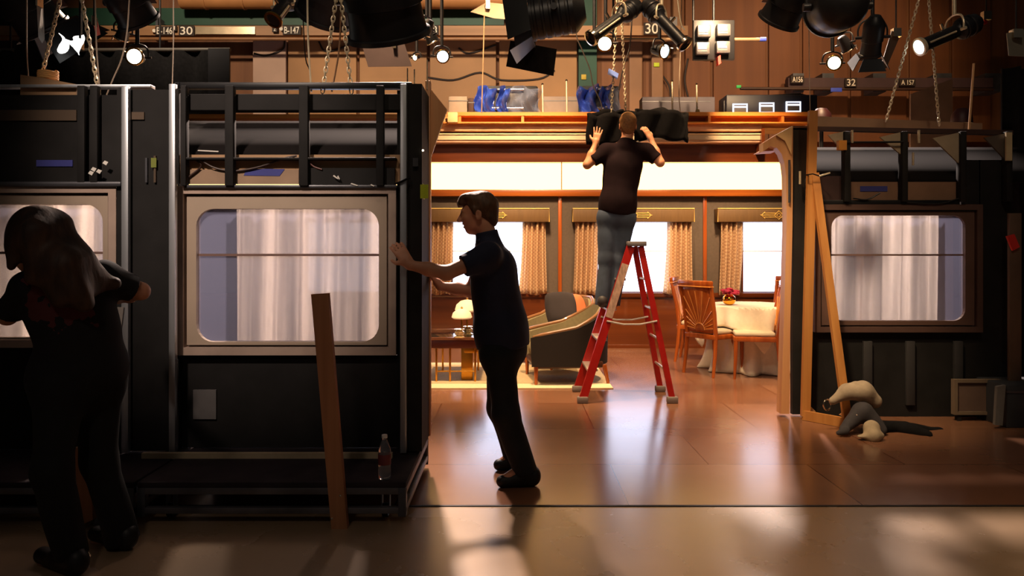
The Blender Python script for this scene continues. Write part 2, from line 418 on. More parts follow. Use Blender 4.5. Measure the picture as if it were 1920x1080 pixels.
def curtain(px0t, px1t, px0b, px1b, seed, label):
    Yc = YW-.1; zt, zb = P(0, 417, Yc).z, P(0, 552, Yc).z
    r = random.Random(seed); ph = r.uniform(0, 6); nf = r.choice([4.4, 5.1, 4.7])
    def fn(u, v):
        x = lerp(lerp(P(px0t, 0, Yc).x, P(px0b, 0, Yc).x, v**2), lerp(P(px1t, 0, Yc).x, P(px1b, 0, Yc).x, v**2), u)
        d = .042*math.sin(u*nf*2*math.pi+ph+.5*math.sin(v*3))+.01*math.sin(u*17+v*2)
        return Vector((x, Yc+d, lerp(zt, zb, v)+.012*math.sin(u*9+ph)*v))
    o = MB().grid(fn, 60, 14).build('curtain', CURT, solid=.006)
    tag(o, label, 'curtain', 'lattice curtains of the train set')
names = ['window behind the man pushing the flat', 'window behind the red stepladder', 'window behind the dining table']
for i, c in enumerate((916, 1188, 1460)):
    Yv = YW-.2
    zt, zb = P(0, 391, Yv).z, P(0, 416, Yv).z; x0, x1 = P(c-114, 0, Yv).x, P(c+114, 0, Yv).x
    v = thing('valance', 'bronze box valance with gold emblem over the '+names[i], 'valance', (P(c, 0, Yv).x, Yv, zb), group='bronze valances of the train set')
    MB().box((x0, Yv, zb), (x1, YW-.001, zt), .008).build('pelmet_box', VALM, v)
    MB().poly([(x0, Yv-.002, zb), (x0, Yv-.002, zt), (x1, Yv-.002, zt), (x1, Yv-.002, zb)], .007).build('piping', GOLD, v)
    xc, zc = P(c, 0, Yv).x, (zt+zb)/2; e = MB(); y = Yv-.006
    for s in (-1, 1):
        for dz, l0, l1 in ((.028, .03, .2), (0, .05, .255), (-.028, .03, .2)): e.tube((xc+s*l0, y, zc+dz), (xc+s*l1, y, zc+dz), .0055, n=6)
        e.poly([(xc+s*.19, y, zc+.045), (xc+s*.24, y, zc), (xc+s*.19, y, zc-.045)], .006, 6)
    e.poly([(xc-.06, y, zc), (xc, y, zc+.06), (xc+.06, y, zc), (xc, y, zc-.06)], .0065, 6, True)
    e.poly([(xc-.03, y, zc), (xc, y, zc+.03), (xc+.03, y, zc), (xc, y, zc-.03)], .0055, 6, True)
    e.build('gold_emblem', GOLD, v)
    curtain(c-109, c-66, c-113, c-72, i*2+1, 'beige lattice curtain on the left side of the '+names[i])
    curtain(c+64, c+107, c+56, c+110, i*2+2, 'beige lattice curtain on the right side of the '+names[i])

# cove light, header boards and cornice rails above the windows
cv = thing('cove_light', 'long glowing cream cove light running above the train windows', 'light', P(1050, 355, YW))
STRIP = emissive('warm_cove_glow', (1, .55, .185), 4.9)
MB().pbox(300, 304, 1052, 355, YW-.02, YW-.001).build('diffuser_panel', STRIP, cv, smooth=False)
MB().pbox(1054, 304, 1900, 355, YW-.02, YW-.001).build('diffuser_panel', STRIP, cv, smooth=False)
struct(MB().pbox(300, 266, 1900, 304, YW-.16, YW+.1).build('trim_10', WALN))
struct(MB().pbox(300, 262, 1431, 267, YW-.34, YW-.1, .01).build('trim_11', mat('pink_primer', (214, 170, 140), .6)))
cor = thing('cornice_rail', 'tan and metal cornice rails stacked above the header board', 'rail', P(1120, 262, YW-.3))
MB().pbox(300, 252, 1429, 262, YW-.36, YW-.16).build('metal_channel', mat('dull_aluminium', (226, 200, 164), .4, .3, scale=2, stretch=(.4, 3, 3)), cor)
MB().pbox(300, 250, 1429, 252, YW-.38, YW-.16).build('bright_edge', mat('pale_edge', (255, 226, 178), .5), cor)  # thin strip, paler than the channel below it
MB().pbox(300, 245, 1429, 250, YW-.30, YW-.16).build('shadow_strip', mat('painted_shadow', (64, 32, 28), .8), cor)  # shade under the face board painted as a dark strip
MB().pbox(300, 231, 1429, 245.5, YW-.4, YW-.16, .012).build('face_board', mat('peach_board', (240, 186, 142), .55), cor)
MB().pbox(1428, 240, 1434, 284, YW-.42, YW-.1).build('end_cap', WALN, cor)
tf = thing('timber_beam', 'orange timber frame with shallow bays along the top of the set wall', 'beam', P(1120, 231, YW-.3))
ORT = wood('orange_timber', (232, 150, 56), (200, 112, 26), 'x', .5)
t = MB(); t.pbox(838, 210, 1520, 217, YW-.46, YW-.1); t.pbox(815, 228.5, 1520, 231, YW-.5, YW-.1); t.build('rail', ORT, tf)
MB().pbox(842, 217, 1520, 229, YW-.3, YW-.1).build('back_board', wood('orange_timber_inner', (200, 112, 30), (164, 80, 14), 'x', .5), tf)
for c in (862, 980, 1330, 1468): MB().pbox(c-2.5, 216, c+2.5, 229, YW-.45, YW-.28).build('divider', ORT, tf)
tag(MB().pbox(839, 210, 858, 229, YW-.56, YW-.47, .01).build('timber_block', mat('pale_block', (240, 206, 150), .6)), 'small pale square block at the left end of the orange timber frame', 'block')
tag(sdf_mesh('plaster_lump', [ell(P(827, 227, YW-.4), (.07, .06, .1)), cone(P(820, 230, YW-.4), P(836, 230, YW-.4), .04, .04)], .012, mat('cream_plaster', (226, 176, 120), .8)), 'cream rounded lump beside the pale block on the set wall', 'padding')

struct(MB().pbox(300, 214, 1520, 222, YW-.1, YW+1.3).build('trim_12', PINEX))
# the stage building beyond the set
YF = 13.6
struct(MB().box((-9, YF, -.003), (11, YF+.2, 9)).build('wall_far', wood('brown_stage_boards', (128, 82, 48), (104, 62, 34), 'z', .7, 2.2), smooth=False))
struct(MB().box((-9.1, -3, -.003), (-9, 14.2, 9)).build('wall_left', BLK)); struct(MB().box((11, -3, -.003), (11.1, 14.2, 9)).build('wall_right', BLK))
GREEN = mat('green_paint', (28, 72, 54), .6, var=.15, scale=2)
PAN = [(474, 536, (196, 160, 138)), (540, 668, (166, 120, 76)), (674, 800, (160, 116, 74)), (806, 930, (164, 120, 78)), (936, 1082, (170, 124, 78))]
for x0, x1, c in PAN:
    struct(MB().pbox(x0, 76, x1, 300, YF-.12, YF-.001, .01).build('wall_panel', mat('stage_panel_%d' % x0, c, .7, scale=1.2), smooth=False))
struct(MB().pbox(-40, 15, 945, 47, YF-.2, YF-.001).build('wall_band', GREEN, smooth=False))
struct(MB().pbox(1085, -30, 1119, 300, YF-.18, YF-.001).build('column', GREEN, smooth=False))
for x0, x1 in ((1180, 1205), (1222, 1244), (1262, 1278)):
    struct(MB().pbox(x0, -40, x1, 300, YF-.12, YF-.001, .02).build('wall_panel', mat('ribbed_brown', (146, 104, 70), .6, scale=2), smooth=False))
for x0, x1 in ((1285, 1332), (1338, 1436), (1442, 1500), (1506, 1590), (1596, 1700), (1706, 1780), (1786, 1858)):
    struct(MB().pbox(x0, -40, x1, 300, YF-.05, YF-.001, .01).build('wall_panel', wood('red_brown_boards', (122, 72, 36), (104, 58, 28), 'z', .65, 2), smooth=False))
du = thing('ventilation_duct', 'fat tan duct running along the top of the stage wall', 'duct', P(670, 2, YF-.5))
DUCT = mat('tan_duct', (186, 128, 78), .5, .1, scale=2)
for x0, x1 in ((340, 384), (388, 456), (460, 700), (704, 1012)): MB().tube(P(x0, 0, YF-.5), P(x1, 0, YF-.5), .155, n=28).build('duct_section', DUCT, du)
for x in (386, 458, 702): MB().tube(P(x-2, 0, YF-.5), P(x+2, 0, YF-.5), .168, n=28).build('duct_collar', DUCT, du)
cw = thing('catwalk_beam', 'long tan catwalk beam with number plates across the stage wall', 'beam', P(600, 58, YF-.6))
CATW = wood('catwalk_board', (168, 124, 84), (132, 92, 58), 'x', .6, 2)
MB().pbox(-60, 48, 1290, 66, YF-.6, YF-.4).build('face_board', CATW, cw)
MB().tube(P(-60, 73, YF-.6), P(1290, 73, YF-.6), .03).build('pipe', mat('brown_pipe', (150, 104, 66), .5), cw)
MB().pbox(366, 50, 478, 64, YF-.63, YF-.601).build('pale_strip', mat('satin_strip', (212, 190, 158), .3, .8), cw)  # pale, shinier strip along the beam face
for x in (60, 300, 620, 960, 1260): MB().box(P(x-4, 76, YF-.55), P(x+4, 40, YF-.3)).build('bracket', DSTEEL, cw)
cw2 = thing('railing_beam', 'dark lower catwalk rail carrying number plates on the right stage wall', 'beam', P(1670, 160, YF-.6))
MB().pbox(1478, 146, 1862, 164, YF-.6, YF-.45).build('face_board', mat('dark_plum_board', (74, 50, 52), .7), cw2)
MB().tube(P(1388, 166, YF-.6), P(1862, 168, YF-.6), .028).build('pipe', mat('dark_pipe', (70, 46, 36), .5), cw2)
for x in (1490, 1545, 1640, 1760, 1850): MB().box(P(x-3, 172, YF-.55), P(x+3, 146, YF-.2)).build('bracket', DSTEEL, cw2)
LET = mat('white_lettering', (244, 232, 214), .6, var=.02)
SIGNB = mat('sign_plate', (44, 28, 20), .7)
def sign(txt, x0, y0, x1, y1, Y, label, plate=SIGNB, ink=LET, dot=None):
    o = thing('number_sign', label, 'sign', P((x0+x1)/2, y1, Y))
    MB().pbox(x0-3, y0-2, x1+3, y1+2, Y, Y+.03, .004).build('plate', plate, o, smooth=False)
    cu = bpy.data.curves.new('lettering', 'FONT'); cu.body = txt; cu.extrude = .003; cu.offset = .006; cu.align_x = 'CENTER'; cu.align_y = 'CENTER'
    q = bpy.data.objects.new('lettering', cu); COL.objects.link(q); bpy.context.view_layer.update()
    me = bpy.data.meshes.new_from_object(q.evaluated_get(bpy.context.evaluated_depsgraph_get())); bpy.data.objects.remove(q)
    co = np.empty(len(me.vertices)*3); me.vertices.foreach_get('co', co); co = co.reshape(-1, 3); lo = co.min(0); hi = co.max(0)
    A = P(x0, y1, Y-.004); B = P(x1, y0, Y-.004); t = (co-lo)/np.maximum(hi-lo, 1e-6)
    co = np.stack([A.x+t[:, 0]*(B.x-A.x), A.y-(t[:, 2]-.5)*.006, A.z+t[:, 1]*(B.z-A.z)], 1); me.vertices.foreach_set('co', co.astype(np.float32).ravel()); me.update()
    link_mesh('lettering', me, ink, o, smooth=False)
    if dot: MB().tube(P(dot, (y0+y1)/2, Y-.004), P(dot, (y0+y1)/2, Y+.004), .03).build('dot', ink, o)
    return o
YS = YF-.66
sign('B-146', 294, 51, 323, 64, YS, 'small plate reading B-146 on the catwalk beam at left', dot=289)
sign('1', 326, 49, 328, 56, YS, 'tiny plate with a 1 between the B-146 and 30 plates')
sign('30', 338, 50, 361, 65, YS, 'plate reading 30 beside the B-146 plate on the beam')
sign('2', 513, 50, 517, 58, YS, 'tiny plate with a 2 left of the B-147 plate', dot=527)
sign('B-147', 533, 50, 561, 63, YS, 'small plate reading B-147 on the catwalk beam')
sign('B-148', 786, 49, 819, 63, YS, 'plate reading B-148 above the lit spot cluster')
sign('30', 1210, 44, 1234, 63, YS, 'plate reading 30 behind the two profile spots')
sign('A156', 1486, 144, 1505, 154, YS, 'small plate reading A156 on the dark right rail')
sign('32', 1588, 148, 1604, 161, YS, 'plate reading 32 on the dark right rail')
sign('A 157', 1690, 150, 1714, 159, YS, 'pale plate reading A 157 at the right end of the rail')

# ---------------------------------------------------------------- moving stage flats on the left
def panel_frame(parent, x0, y0, x1, y1, ox0, oy0, ox1, oy1, Y, m, mould, r=.1):
    """moulded train-window surround with a rounded opening"""
    a, c = P(x0, y1, Y), P(x1, y0, Y); oa, oc = P(ox0, oy1, Y), P(ox1, oy0, Y)
    mw = .045
    MB().ring(rect_like(a.x, a.z, c.x, c.z, Y-.05), rect_like(a.x+mw, a.z+mw, c.x-mw, c.z-mw, Y-.05), (0, .06, 0)).build('outer_moulding', mould, parent, smooth=False)
    MB().ring(rect_like(a.x+mw+.012, a.z+mw+.012, c.x-mw-.012, c.z-mw-.012, Y-.03), rrect(oa.x, oa.z, oc.x, oc.z, r, Y-.03), (0, .03, 0)).build('window_surround', m, parent, smooth=False)
    MB().box((a.x+.01, Y+.002, a.z+.01), (oa.x-.0, Y+.03, c.z-.01)).box((oc.x, Y+.002, a.z+.01), (c.x-.01, Y+.03, c.z-.01)).box((oa.x, Y+.002, a.z+.01), (oc.x, Y+.03, oa.z)).box((oa.x, Y+.002, oc.z), (oc.x, Y+.03, c.z-.01)).build('surround_backing', mat('moulding_shadow_board', (120, 98, 88), .7), parent, smooth=False)  # darker backing colour stands for the shadow line inside the moulding
    return oa, oc
FROST = sheer('frosted_pane', (128, 132, 158), .2, .5)
VOILE = sheer('fold_painted_voile', (255, 240, 226), .9, .07, 8)
def pane_and_voile(parent, oa, oc, Y, vx0, vx1, bar_z, seed=0):
    MB().box((oa.x-.004, Y+.004, oa.z-.004), (oc.x+.004, Y+.010, oc.z+.004)).build('window_pane', FROST, parent, smooth=False)
    r = random.Random(seed); ph = r.uniform(0, 6)
    def fn(u, v):
        x = lerp(vx0, vx1, u)
        return Vector((x, Y+.11+.022*math.sin(u*31+ph)+.012*math.sin(u*74+2*v), lerp(oc.z+.03, oa.z-.03, v)))
    MB().grid(fn, 90, 6).build('voile_curtain', VOILE, parent)
    MB().box((oa.x-.004, Y-.006, bar_z-.007), (oc.x+.004, Y+.003, bar_z+.007)).build('sash_bar', mat('brown_sash', (128, 100, 92), .5), parent)
YB = 4.34
fb = thing('stage_flat', 'black backed stage flat with rounded train window, nearest the pushing man', 'stage flat', (P(540, 0, YB).x, YB, .215))
oa, oc = panel_frame(fb, 336, 350, 745, 664, 372, 392, 712, 640, YB, CREAMP, mat('cream_outer_moulding', (186, 162, 148), .5))
pane_and_voile(fb, oa, oc, YB, P(428, 0, YB).x, P(704, 0, YB).x, P(0, 478, YB).z, 3)
def zz(y, Y=YB): return P(0, y, Y).z
def xx(x, Y=YB): return P(x, 0, Y).x
MB().box((xx(336), YB+.0, .216), (xx(764), YB+.03, zz(666))).build('lower_panel', BLK, fb, smooth=False)
MB().pbox(326, 290, 770, 344, YB-.02, YB+.01).build('plywood_strip', TANB, fb, smooth=False)
MB().pbox(345, 318, 560, 345, YB-.035, YB-.021).build('pale_board', mat('pale_backing_board', (158, 130, 106), .7), fb, smooth=False)
MB().pbox(563, 315, 740, 347, YB-.05, YB-.022).build('black_board', BLK, fb, smooth=False)
MB().pbox(345, 346, 745, 353, YB-.07, YB+.0, .01).build('ledge', DSTEEL, fb)
MB().prism([P(462, 316, YB-.0375), P(534, 317, YB-.0375), P(524, 330, YB-.0375), P(457, 329, YB-.0375)], (0, .002, 0)).build('tape_strip', BLUET, fb)
for a, c in (((632, 331), (637, 336)), ((624, 330), (634, 335)), ((657, 345), (671, 348)), ((694, 347), (702, 349)), ((370, 283), (410, 284))):
    MB().prism([P(a[0], a[1], YB-.075), P(a[0]+2, a[1]-2, YB-.075), P(c[0], c[1]-1, YB-.075), P(c[0]-1, c[1]+1, YB-.075)], (0, .003, 0)).build('staple', WHITEP, fb)
BACKC = mat('curved_cove_back', (30, 27, 27), .95, scale=3, spec=.05)
def cove(u, v): # curved back of the train ceiling
    return Vector((lerp(xx(290), xx(790), u), YB+.02+.42*math.sin(v*1.35)**2, lerp(zz(297), zz(205), v)))
MB().grid(cove, 12, 12).build('cove_back', BACKC, fb, solid=.012)
MB().pbox(340, 176, 770, 207, YB-.03, YB+.05, .005).build('upper_panel', BLK, fb, smooth=False)
MB().pbox(326, 154, 772, 165, YB-.03, YB+.03, .004).build('top_rail', BLKM, fb)
for a, c in ((421, 437), (560, 577), (705, 719), (338, 348)):
    MB().pbox(a, 160, c, 348, YB-.085, YB-.036, .004).build('rib', BLK, fb)
MB().pbox(345, 295, 742, 299, YB-.08, YB-.02, .003).build('cross_rail', BLK, fb)
MB().box((xx(318), YB-.03, .216), (xx(340), YB+.04, zz(170))).build('end_stile', BLK, fb, smooth=False)
MB().box((xx(745), YB-.01, .216), (xx(769), YB+.04, zz(170))).build('end_stile', BLK, fb, smooth=False)  # filler added to stop a lamp streak beside the post
for x0 in (316, 750):
    MB().box((xx(x0, 4.2), 4.2, .22), (xx(x0+12, 4.2), 4.235, zz(157, 4.2)), .004).build('steel_post', SILV, fb)
MB().box((xx(761, 4.24), 4.24, .22), (-.512, 4.62, zz(157, 4.24))).build('end_return', BLK, fb, smooth=False)
MB().box((-.535, 4.6, .216), (-.503, 4.66, zz(157, 4.6)+.02), .004).build('lit_edge', PINEE, fb)
MB().prism([P(806, 165, 4.63), P(838, 205, 4.63), P(806, 300, 4.63)], (0, .03, 0)).build('gusset', PINEE, fb)
MB().box((-.515, 4.27, zz(372, 4.27)), (-.509, 4.36, zz(344, 4.27))).pbox(788, 346, 803, 372, 4.236, 4.239).build('tape_strip', YELT, fb)
MB().pbox(774, 296, 784, 312, 4.225, 4.239).build('junction_box', DSTEEL, fb); MB().sph(P(793, 282, 4.23), .006).build('indicator_lamp', LAMPW, fb)
MB().poly([P(740, 345, 4.19), P(752, 341, 4.19), P(762, 336, 4.19), P(768, 334, 4.22)], .006).build('clamp_strap', BLKC, fb)
bt = [P(265, 850, 4.12), P(735, 850, 4.12), P(735, 862, 4.12), P(612, 864, 4.12), P(590, 872, 4.12), P(572, 884, 4.12), P(560, 872, 4.12), P(420, 872, 4.12), P(404, 884, 4.12), P(388, 872, 4.12), P(370, 861, 4.12), P(265, 861, 4.12)]
MB().prism(bt, (0, .03, 0)).build('scalloped_rail', mat('pale_dusty_wood', (214, 192, 156), .7, var=.15), fb)
for x in (300, 470, 700): MB().pbox(x, 861, x+12, 898, 4.15, 4.19).build('foot_block', BLK, fb)
MB().pbox(362, 731, 405, 786, YB-.012, YB-.001).build('paper_label', mat('grey_paper', (108, 104, 104), .8), fb)
MB().poly(smooth_pts([P(365, 297, YB-.06), P(377, 312, YB-.045), P(350, 335, YB-.045)]), .006).build('cable', mat('brown_cable', (54, 30, 20), .5), fb)
MB().poly(smooth_pts([P(372, 297, YB-.06), P(396, 312, YB-.05), P(420, 319, YB-.045), P(450, 320, YB-.045), P(490, 312, YB-.045), P(530, 298, YB-.05), P(556, 292, YB-.055)]), .006).build('cable', MATS['brown_cable'], fb)
MB().poly(smooth_pts([P(575, 300, YB-.05), P(588, 312, YB-.05), P(604, 318, YB-.055)]), .005).build('cable', mat('red_brown_cable', (96, 44, 34), .5), fb)

YA = 4.3
fa = thing('stage_flat', 'stage flat at the left picture edge behind the long haired woman', 'stage flat', (P(60, 0, YA).x, YA, .215), group=None)
oa, oc = panel_frame(fa, -190, 348, 226, 650, -150, 384, 198, 640, YA, CREAMP, MATS['cream_outer_moulding'])
pane_and_voile(fa, oa, oc, YA, P(-120, 0, YA).x, P(196, 0, YA).x, P(0, 474, YA).z, 8)
MB().box((xx(-520), YA, .216), (xx(226), YA+.03, zz(652, YA))).build('lower_panel', BLK, fa, smooth=False)
MB().pbox(-520, 350, -192, 660, YA, YA+.03).build('side_panel', BLK, fa, smooth=False)  # out of view, added to stop set light passing left of the flat
MB().pbox(-190, 340, 226, 350, YA-.07, YA, .01).build('ledge', DSTEEL, fa)
MB().pbox(-520, 178, 226, 342, YA-.02, YA+.12).build('upper_panel', BLK, fa, smooth=False)
MB().pbox(-190, 158, 282, 164, YA-.03, YA+.03, .003).build('top_rail', SILV, fa)
MB().pbox(-190, 206, 143, 226, YA-.03, YA-.021).build('brown_strip', mat('dim_brown_board', (84, 66, 50), .7), fa)
for x in (-60, 144, 168): MB().pbox(x, 160, x+14, 342, YA-.07, YA-.031, .004).build('rib', BLK, fa)
MB().pbox(68, 300, 136, 312, YA-.026, YA-.0205).build('tape_strip', BLUET, fa)
for x, y in ((165, 325), (180, 322), (192, 306), (170, 318)):
    MB().prism([P(x, y, YA-.075), P(x+4, y-5, YA-.075), P(x+11, y-2, YA-.075), P(x+7, y+4, YA-.075)], (0, .004, 0)).build('paper_scrap', WHITEP, fa)
MB().box((xx(226, YA), YA-.04, .216), (xx(246, YA), YA+.03, zz(170, YA))).build('end_stile', BLK, fa, smooth=False)  # filler added against lamp light leaking past this post
MB().box((xx(227, 4.2), 4.2, .22), (xx(240, 4.2), 4.235, zz(161, 4.2)), .004).build('steel_post', SILV, fa)
MB().box((xx(241, 4.25), 4.25, .22), (xx(318, 4.25), 4.29, zz(168, 4.25))).build('end_return', BLK, fa, smooth=False)
MB().pbox(243, 210, 270, 224, 4.24, 4.249).build('brown_strip', MATS['dim_brown_board'], fa)
MB().pbox(272, 296, 276, 342, 4.236, 4.249).build('hinge', DSTEEL, fa); MB().pbox(288, 292, 292, 342, 4.236, 4.249).build('hinge', MATS['dim_brown_board'], fa)
MB().pbox(283, 296, 293, 314, 4.23, 4.236).build('tape_strip', mat('dull_green_tape', (120, 128, 50), .7), fa)
MB().prism([P(211, 576, 4.19), P(232, 576, 4.19), P(226, 626, 4.19)], (0, .006, 0)).build('paper_scrap', mat('dim_paper', (130, 122, 116), .8), fa)
tag(MB().prism([P(38, 140, 4.3), P(80, 146, 4.3), P(143, 158, 4.3), P(143, 178, 4.3), P(38, 178, 4.3)], (0, .018, 0)).build('plywood_offcut', TANB), 'tan sloping plywood offcut behind the top of the left flat', 'board')

def wagon(name, x0, x1, label):
    w = thing(name, label, 'platform', ((x0+x1)/2, 4.1, 0), group='rolling platforms under the left flats')
    MB().box((x0, 3.7, .185), (x1, 4.7, .212), .004).build('deck', mat('worn_dark_deck', (58, 50, 54), .8, var=.25, spec=.2), w)
    st = mat('scuffed_steel_rail', (112, 108, 112), .45, .4, var=.25)
    for z0, z1 in ((.15, .184), (.055, .085)):
        MB().box((x0, 3.702, z0), (x1, 3.735, z1), .003).build('front_rail', st, w)
        MB().box((x1-.033, 3.736, z0), (x1, 4.69, z1), .003).build('side_rail', st, w)
    MB().box((x0, 4.66, .025), (x1, 4.685, .184)).build('light_block_board', BLK, w)  # board added to keep set light out from under the deck
    for x in (x0, x1-.04): 
        for y in (3.7, 4.65): MB().box((x, y, .04), (x+.04, y+.04, .184), .003).build('corner_post', DSTEEL, w)
    for x in (x0+.12, x1-.12):
        for y in (3.82, 4.55):
            c = MB(); c.tube((x-.015, y, .035), (x+.015, y, .035), .035, n=20).build('caster_wheel', BLKM, w)
            MB().box((x-.022, y-.02, .035), (x-.016, y+.02, .184)).box((x+.016, y-.02, .035), (x+.022, y+.02, .184)).box((x-.022, y-.02, .15), (x+.022, y+.02, .184)).build('caster_fork', DSTEEL, w)
    return w
wagon('rolling_platform', -1.86, -.525, 'low rolling steel platform carrying the flat beside the pushing man')
wagon('rolling_platform', -3.9, -1.875, 'low rolling platform at far left, behind the legs of the woman')
PLANK = wood('brown_lumber', (196, 134, 90), (160, 104, 66), 'z', .6, 5)
def plank(pts, d, label):
    o = thing('lumber_board', label, 'board', (pts[2]+pts[3])/2)
    MB().prism(pts, d).build('board', PLANK, o, smooth=False); return o
lb = plank([P(583, 552, 3.655), P(615, 550, 3.655), P(652, 1002, 3.655), P(622, 1002, 3.655)], (0, .04, 0), 'brown upright lumber board screwed to the front of the platform')
for x, y in ((638, 930), (622, 973)): MB().sph(P(x, y, 3.655), .006, (1, .4, 1), 8).build('screw', CHROME, lb)
lb2 = plank([P(138, 840, 3.655), P(168, 840, 3.655), P(174, 975, 3.655), P(150, 985, 3.655)], (0, .04, 0), 'short brown lumber board low on the left platform by the woman')
# plastic water bottle on the deck corner
bo = thing('water_bottle', 'clear plastic water bottle standing on the platform corner', 'bottle', P(721, 900, 3.74))
bz = .212; bx = P(721, 0, 3.76).x; M = Matrix.Translation((bx, 3.76, bz))
PET = mat('clear_plastic', (240, 240, 245), .08, trans=.92, var=0)
MB().lathe([(0, .001), (.028, .001), (.032, .008), (.032, .05), (.030, .06), (.032, .07), (.032, .13), (.030, .15), (.018, .185), (.0125, .195), (.0125, .205), (0, .205)], M).build('body', PET, bo)
MB().lathe([(.0328, .075), (.0328, .125), (.0322, .126), (.0322, .074)], M).build('paper_label', mat('red_label', (120, 46, 44), .6), bo)
MB().lathe([(0, .222), (.0135, .222), (.0145, .219), (.0145, .206), (0, .206)], M).build('cap', WHITEP, bo)
tag(sdf_mesh('shadowed_bundle', [ell((-1.93, 3.62, .045), (.09, .05, .045)), cone((-1.98, 3.62, .04), (-1.88, 3.6, .06), .03, .03)], .008, mat('grey_rag', (84, 80, 82), .9)), 'small grey rag on the dark floor at lower left', 'rag')

# ---------------------------------------------------------------- right stage flat
YR = 6.12
fr = thing('stage_flat', 'right stage flat with dim train window behind the timber brace', 'stage flat', (P(1690, 0, YR).x, YR, 0))
MB().pbox(1486, 240, 1513, 777, YR, YR+.05).build('end_stile', BLK, fr, smooth=False)
zr = lambda y: P(0, y, YR).z
xr = lambda x: P(x, 0, YR).x
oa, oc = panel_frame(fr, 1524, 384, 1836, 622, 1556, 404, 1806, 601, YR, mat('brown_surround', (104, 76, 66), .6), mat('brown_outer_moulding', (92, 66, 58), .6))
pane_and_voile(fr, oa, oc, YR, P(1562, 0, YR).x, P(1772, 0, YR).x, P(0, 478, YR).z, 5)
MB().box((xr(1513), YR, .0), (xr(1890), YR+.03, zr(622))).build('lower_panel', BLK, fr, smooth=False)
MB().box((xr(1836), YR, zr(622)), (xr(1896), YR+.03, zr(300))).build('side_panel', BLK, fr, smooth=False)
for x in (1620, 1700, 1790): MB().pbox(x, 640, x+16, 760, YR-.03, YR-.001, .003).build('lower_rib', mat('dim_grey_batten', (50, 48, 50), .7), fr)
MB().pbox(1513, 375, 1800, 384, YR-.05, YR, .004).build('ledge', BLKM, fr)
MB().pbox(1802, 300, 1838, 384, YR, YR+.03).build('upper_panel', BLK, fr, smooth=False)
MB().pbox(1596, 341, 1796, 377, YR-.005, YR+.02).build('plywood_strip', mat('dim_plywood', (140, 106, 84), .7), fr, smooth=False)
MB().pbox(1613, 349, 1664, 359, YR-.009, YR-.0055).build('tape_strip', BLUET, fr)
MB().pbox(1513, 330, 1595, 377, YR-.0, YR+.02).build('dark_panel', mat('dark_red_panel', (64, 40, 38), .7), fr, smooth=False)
def cove2(u, v): return Vector((lerp(xr(1490), xr(1990), u), YR+.02+.5*math.sin(v*1.3)**2, lerp(zr(342), zr(262), v)))
MB().grid(cove2, 12, 12).build('cove_back', BACKC, fr, solid=.012)
MB().prism([P(1486, 236, YR), P(1900, 244, YR), P(1900, 253, YR), P(1486, 243, YR)], (0, .06, 0)).build('top_rail', mat('dark_red_timber', (66, 40, 34), .6), fr)
RIBF = mat('pale_rib_face', (176, 158, 132), .7)
for x, tri, c in ((1584, [(1553, 253), (1584, 246), (1588, 290)], 0), (1692, [(1650, 257), (1692, 247), (1690, 290)], 0), (1802, [(1749, 259), (1800, 248), (1800, 308)], 0), (1888, [(1846, 258), (1886, 250), (1888, 302)], 1)):
    MB().pbox(x, 246, x+11, 378, YR-.08, YR-.01, .004).build('rib', BLK, fr)
    MB().prism([P(*p, YR-.05) for p in tri], (0, .018, 0)).build('gusset', RIBF if not c else mat('dim_gusset', (92, 80, 70), .7), fr)
MB().pbox(1887, 248, 1898, 301, YR-.1, YR-.081).build('end_plate', mat('cream_end_plate', (206, 184, 144), .6), fr)
MB().pbox(1573, 263, 1588, 281, YR-.1, YR-.055).build('amber_block', mat('amber_gel', (226, 150, 58), .5), fr)
for x, y in ((1598, 258), (1723, 258), (1712, 300), (1500, 335)): MB().tube(P(x, y-14, YR-.1), P(x, y+10, YR-.1), .009).build('clamp', GAL, fr)
MB().tube(P(1585, 267, YR-.09), P(1694, 266, YR-.09), .008).build('cross_bar', BLKM, fr)
for pts in ([(1513, 330), (1509, 345), (1520, 372)], [(1600, 372), (1626, 374), (1650, 362)], [(1700, 380), (1760, 382), (1798, 372)]): MB().poly(smooth_pts([P(*p, YR-.06) for p in pts]), .006).build('cable', BLKM, fr)
tag(MB().prism([P(1534, 218, YR+.3), P(1842, 231, YR+.3), P(1842, 242, YR+.3), P(1534, 238, YR+.3)], (0, .12, 0)).build('timber_rail', mat('grey_brown_timber', (150, 118, 90), .7, var=.15, scale=3)), 'long grey brown timber rail along the top of the right flat', 'beam')
# arched end profile of the set wall facing the opening
ep = thing('arched_profile', 'pale arched wooden end profile at the right edge of the opening', 'profile', P(1474, 776, YR))
o_ = [(1487, 236), (1457, 252), (1431, 268), (1431, 284), (1445, 274), (1456, 277), (1465, 288), (1471, 306), (1474, 330), (1475, 420), (1470, 600), (1464, 776), (1480, 776), (1482, 600), (1486, 420)]
MB().prism([P(*p, YR-.03) for p in o_], (0, .1, 0)).build('profile_board', PINEE, ep, smooth=False)
MB().prism([P(*p, YR-.045) for p in [(1486, 236), (1455, 253), (1472, 264), (1484, 290)]], (0, .014, 0)).build('pale_gusset', mat('pale_cream_ply', (228, 186, 132), .6), ep, smooth=False)
MB().prism([P(*p, YR+.071) for p in [(1427, 284), (1460, 282), (1447, 272)]], (0, .2, 0)).build('soffit', mat('pink_soffit', (226, 168, 128), .6), ep, smooth=False)
MB().tube(P(1480, 300, YR-.05), P(1480, 380, YR-.05), .009).build('pipe', DSTEEL, ep)
tag(MB().prism([P(1472, 327, YR+.08), P(1477, 322, YR+.08), P(1479, 338, YR+.08), P(1475, 345, YR+.08)], (0, .04, 0)).build('wall_hook', BRASS), 'small brass hook on the arched end profile', 'hook')

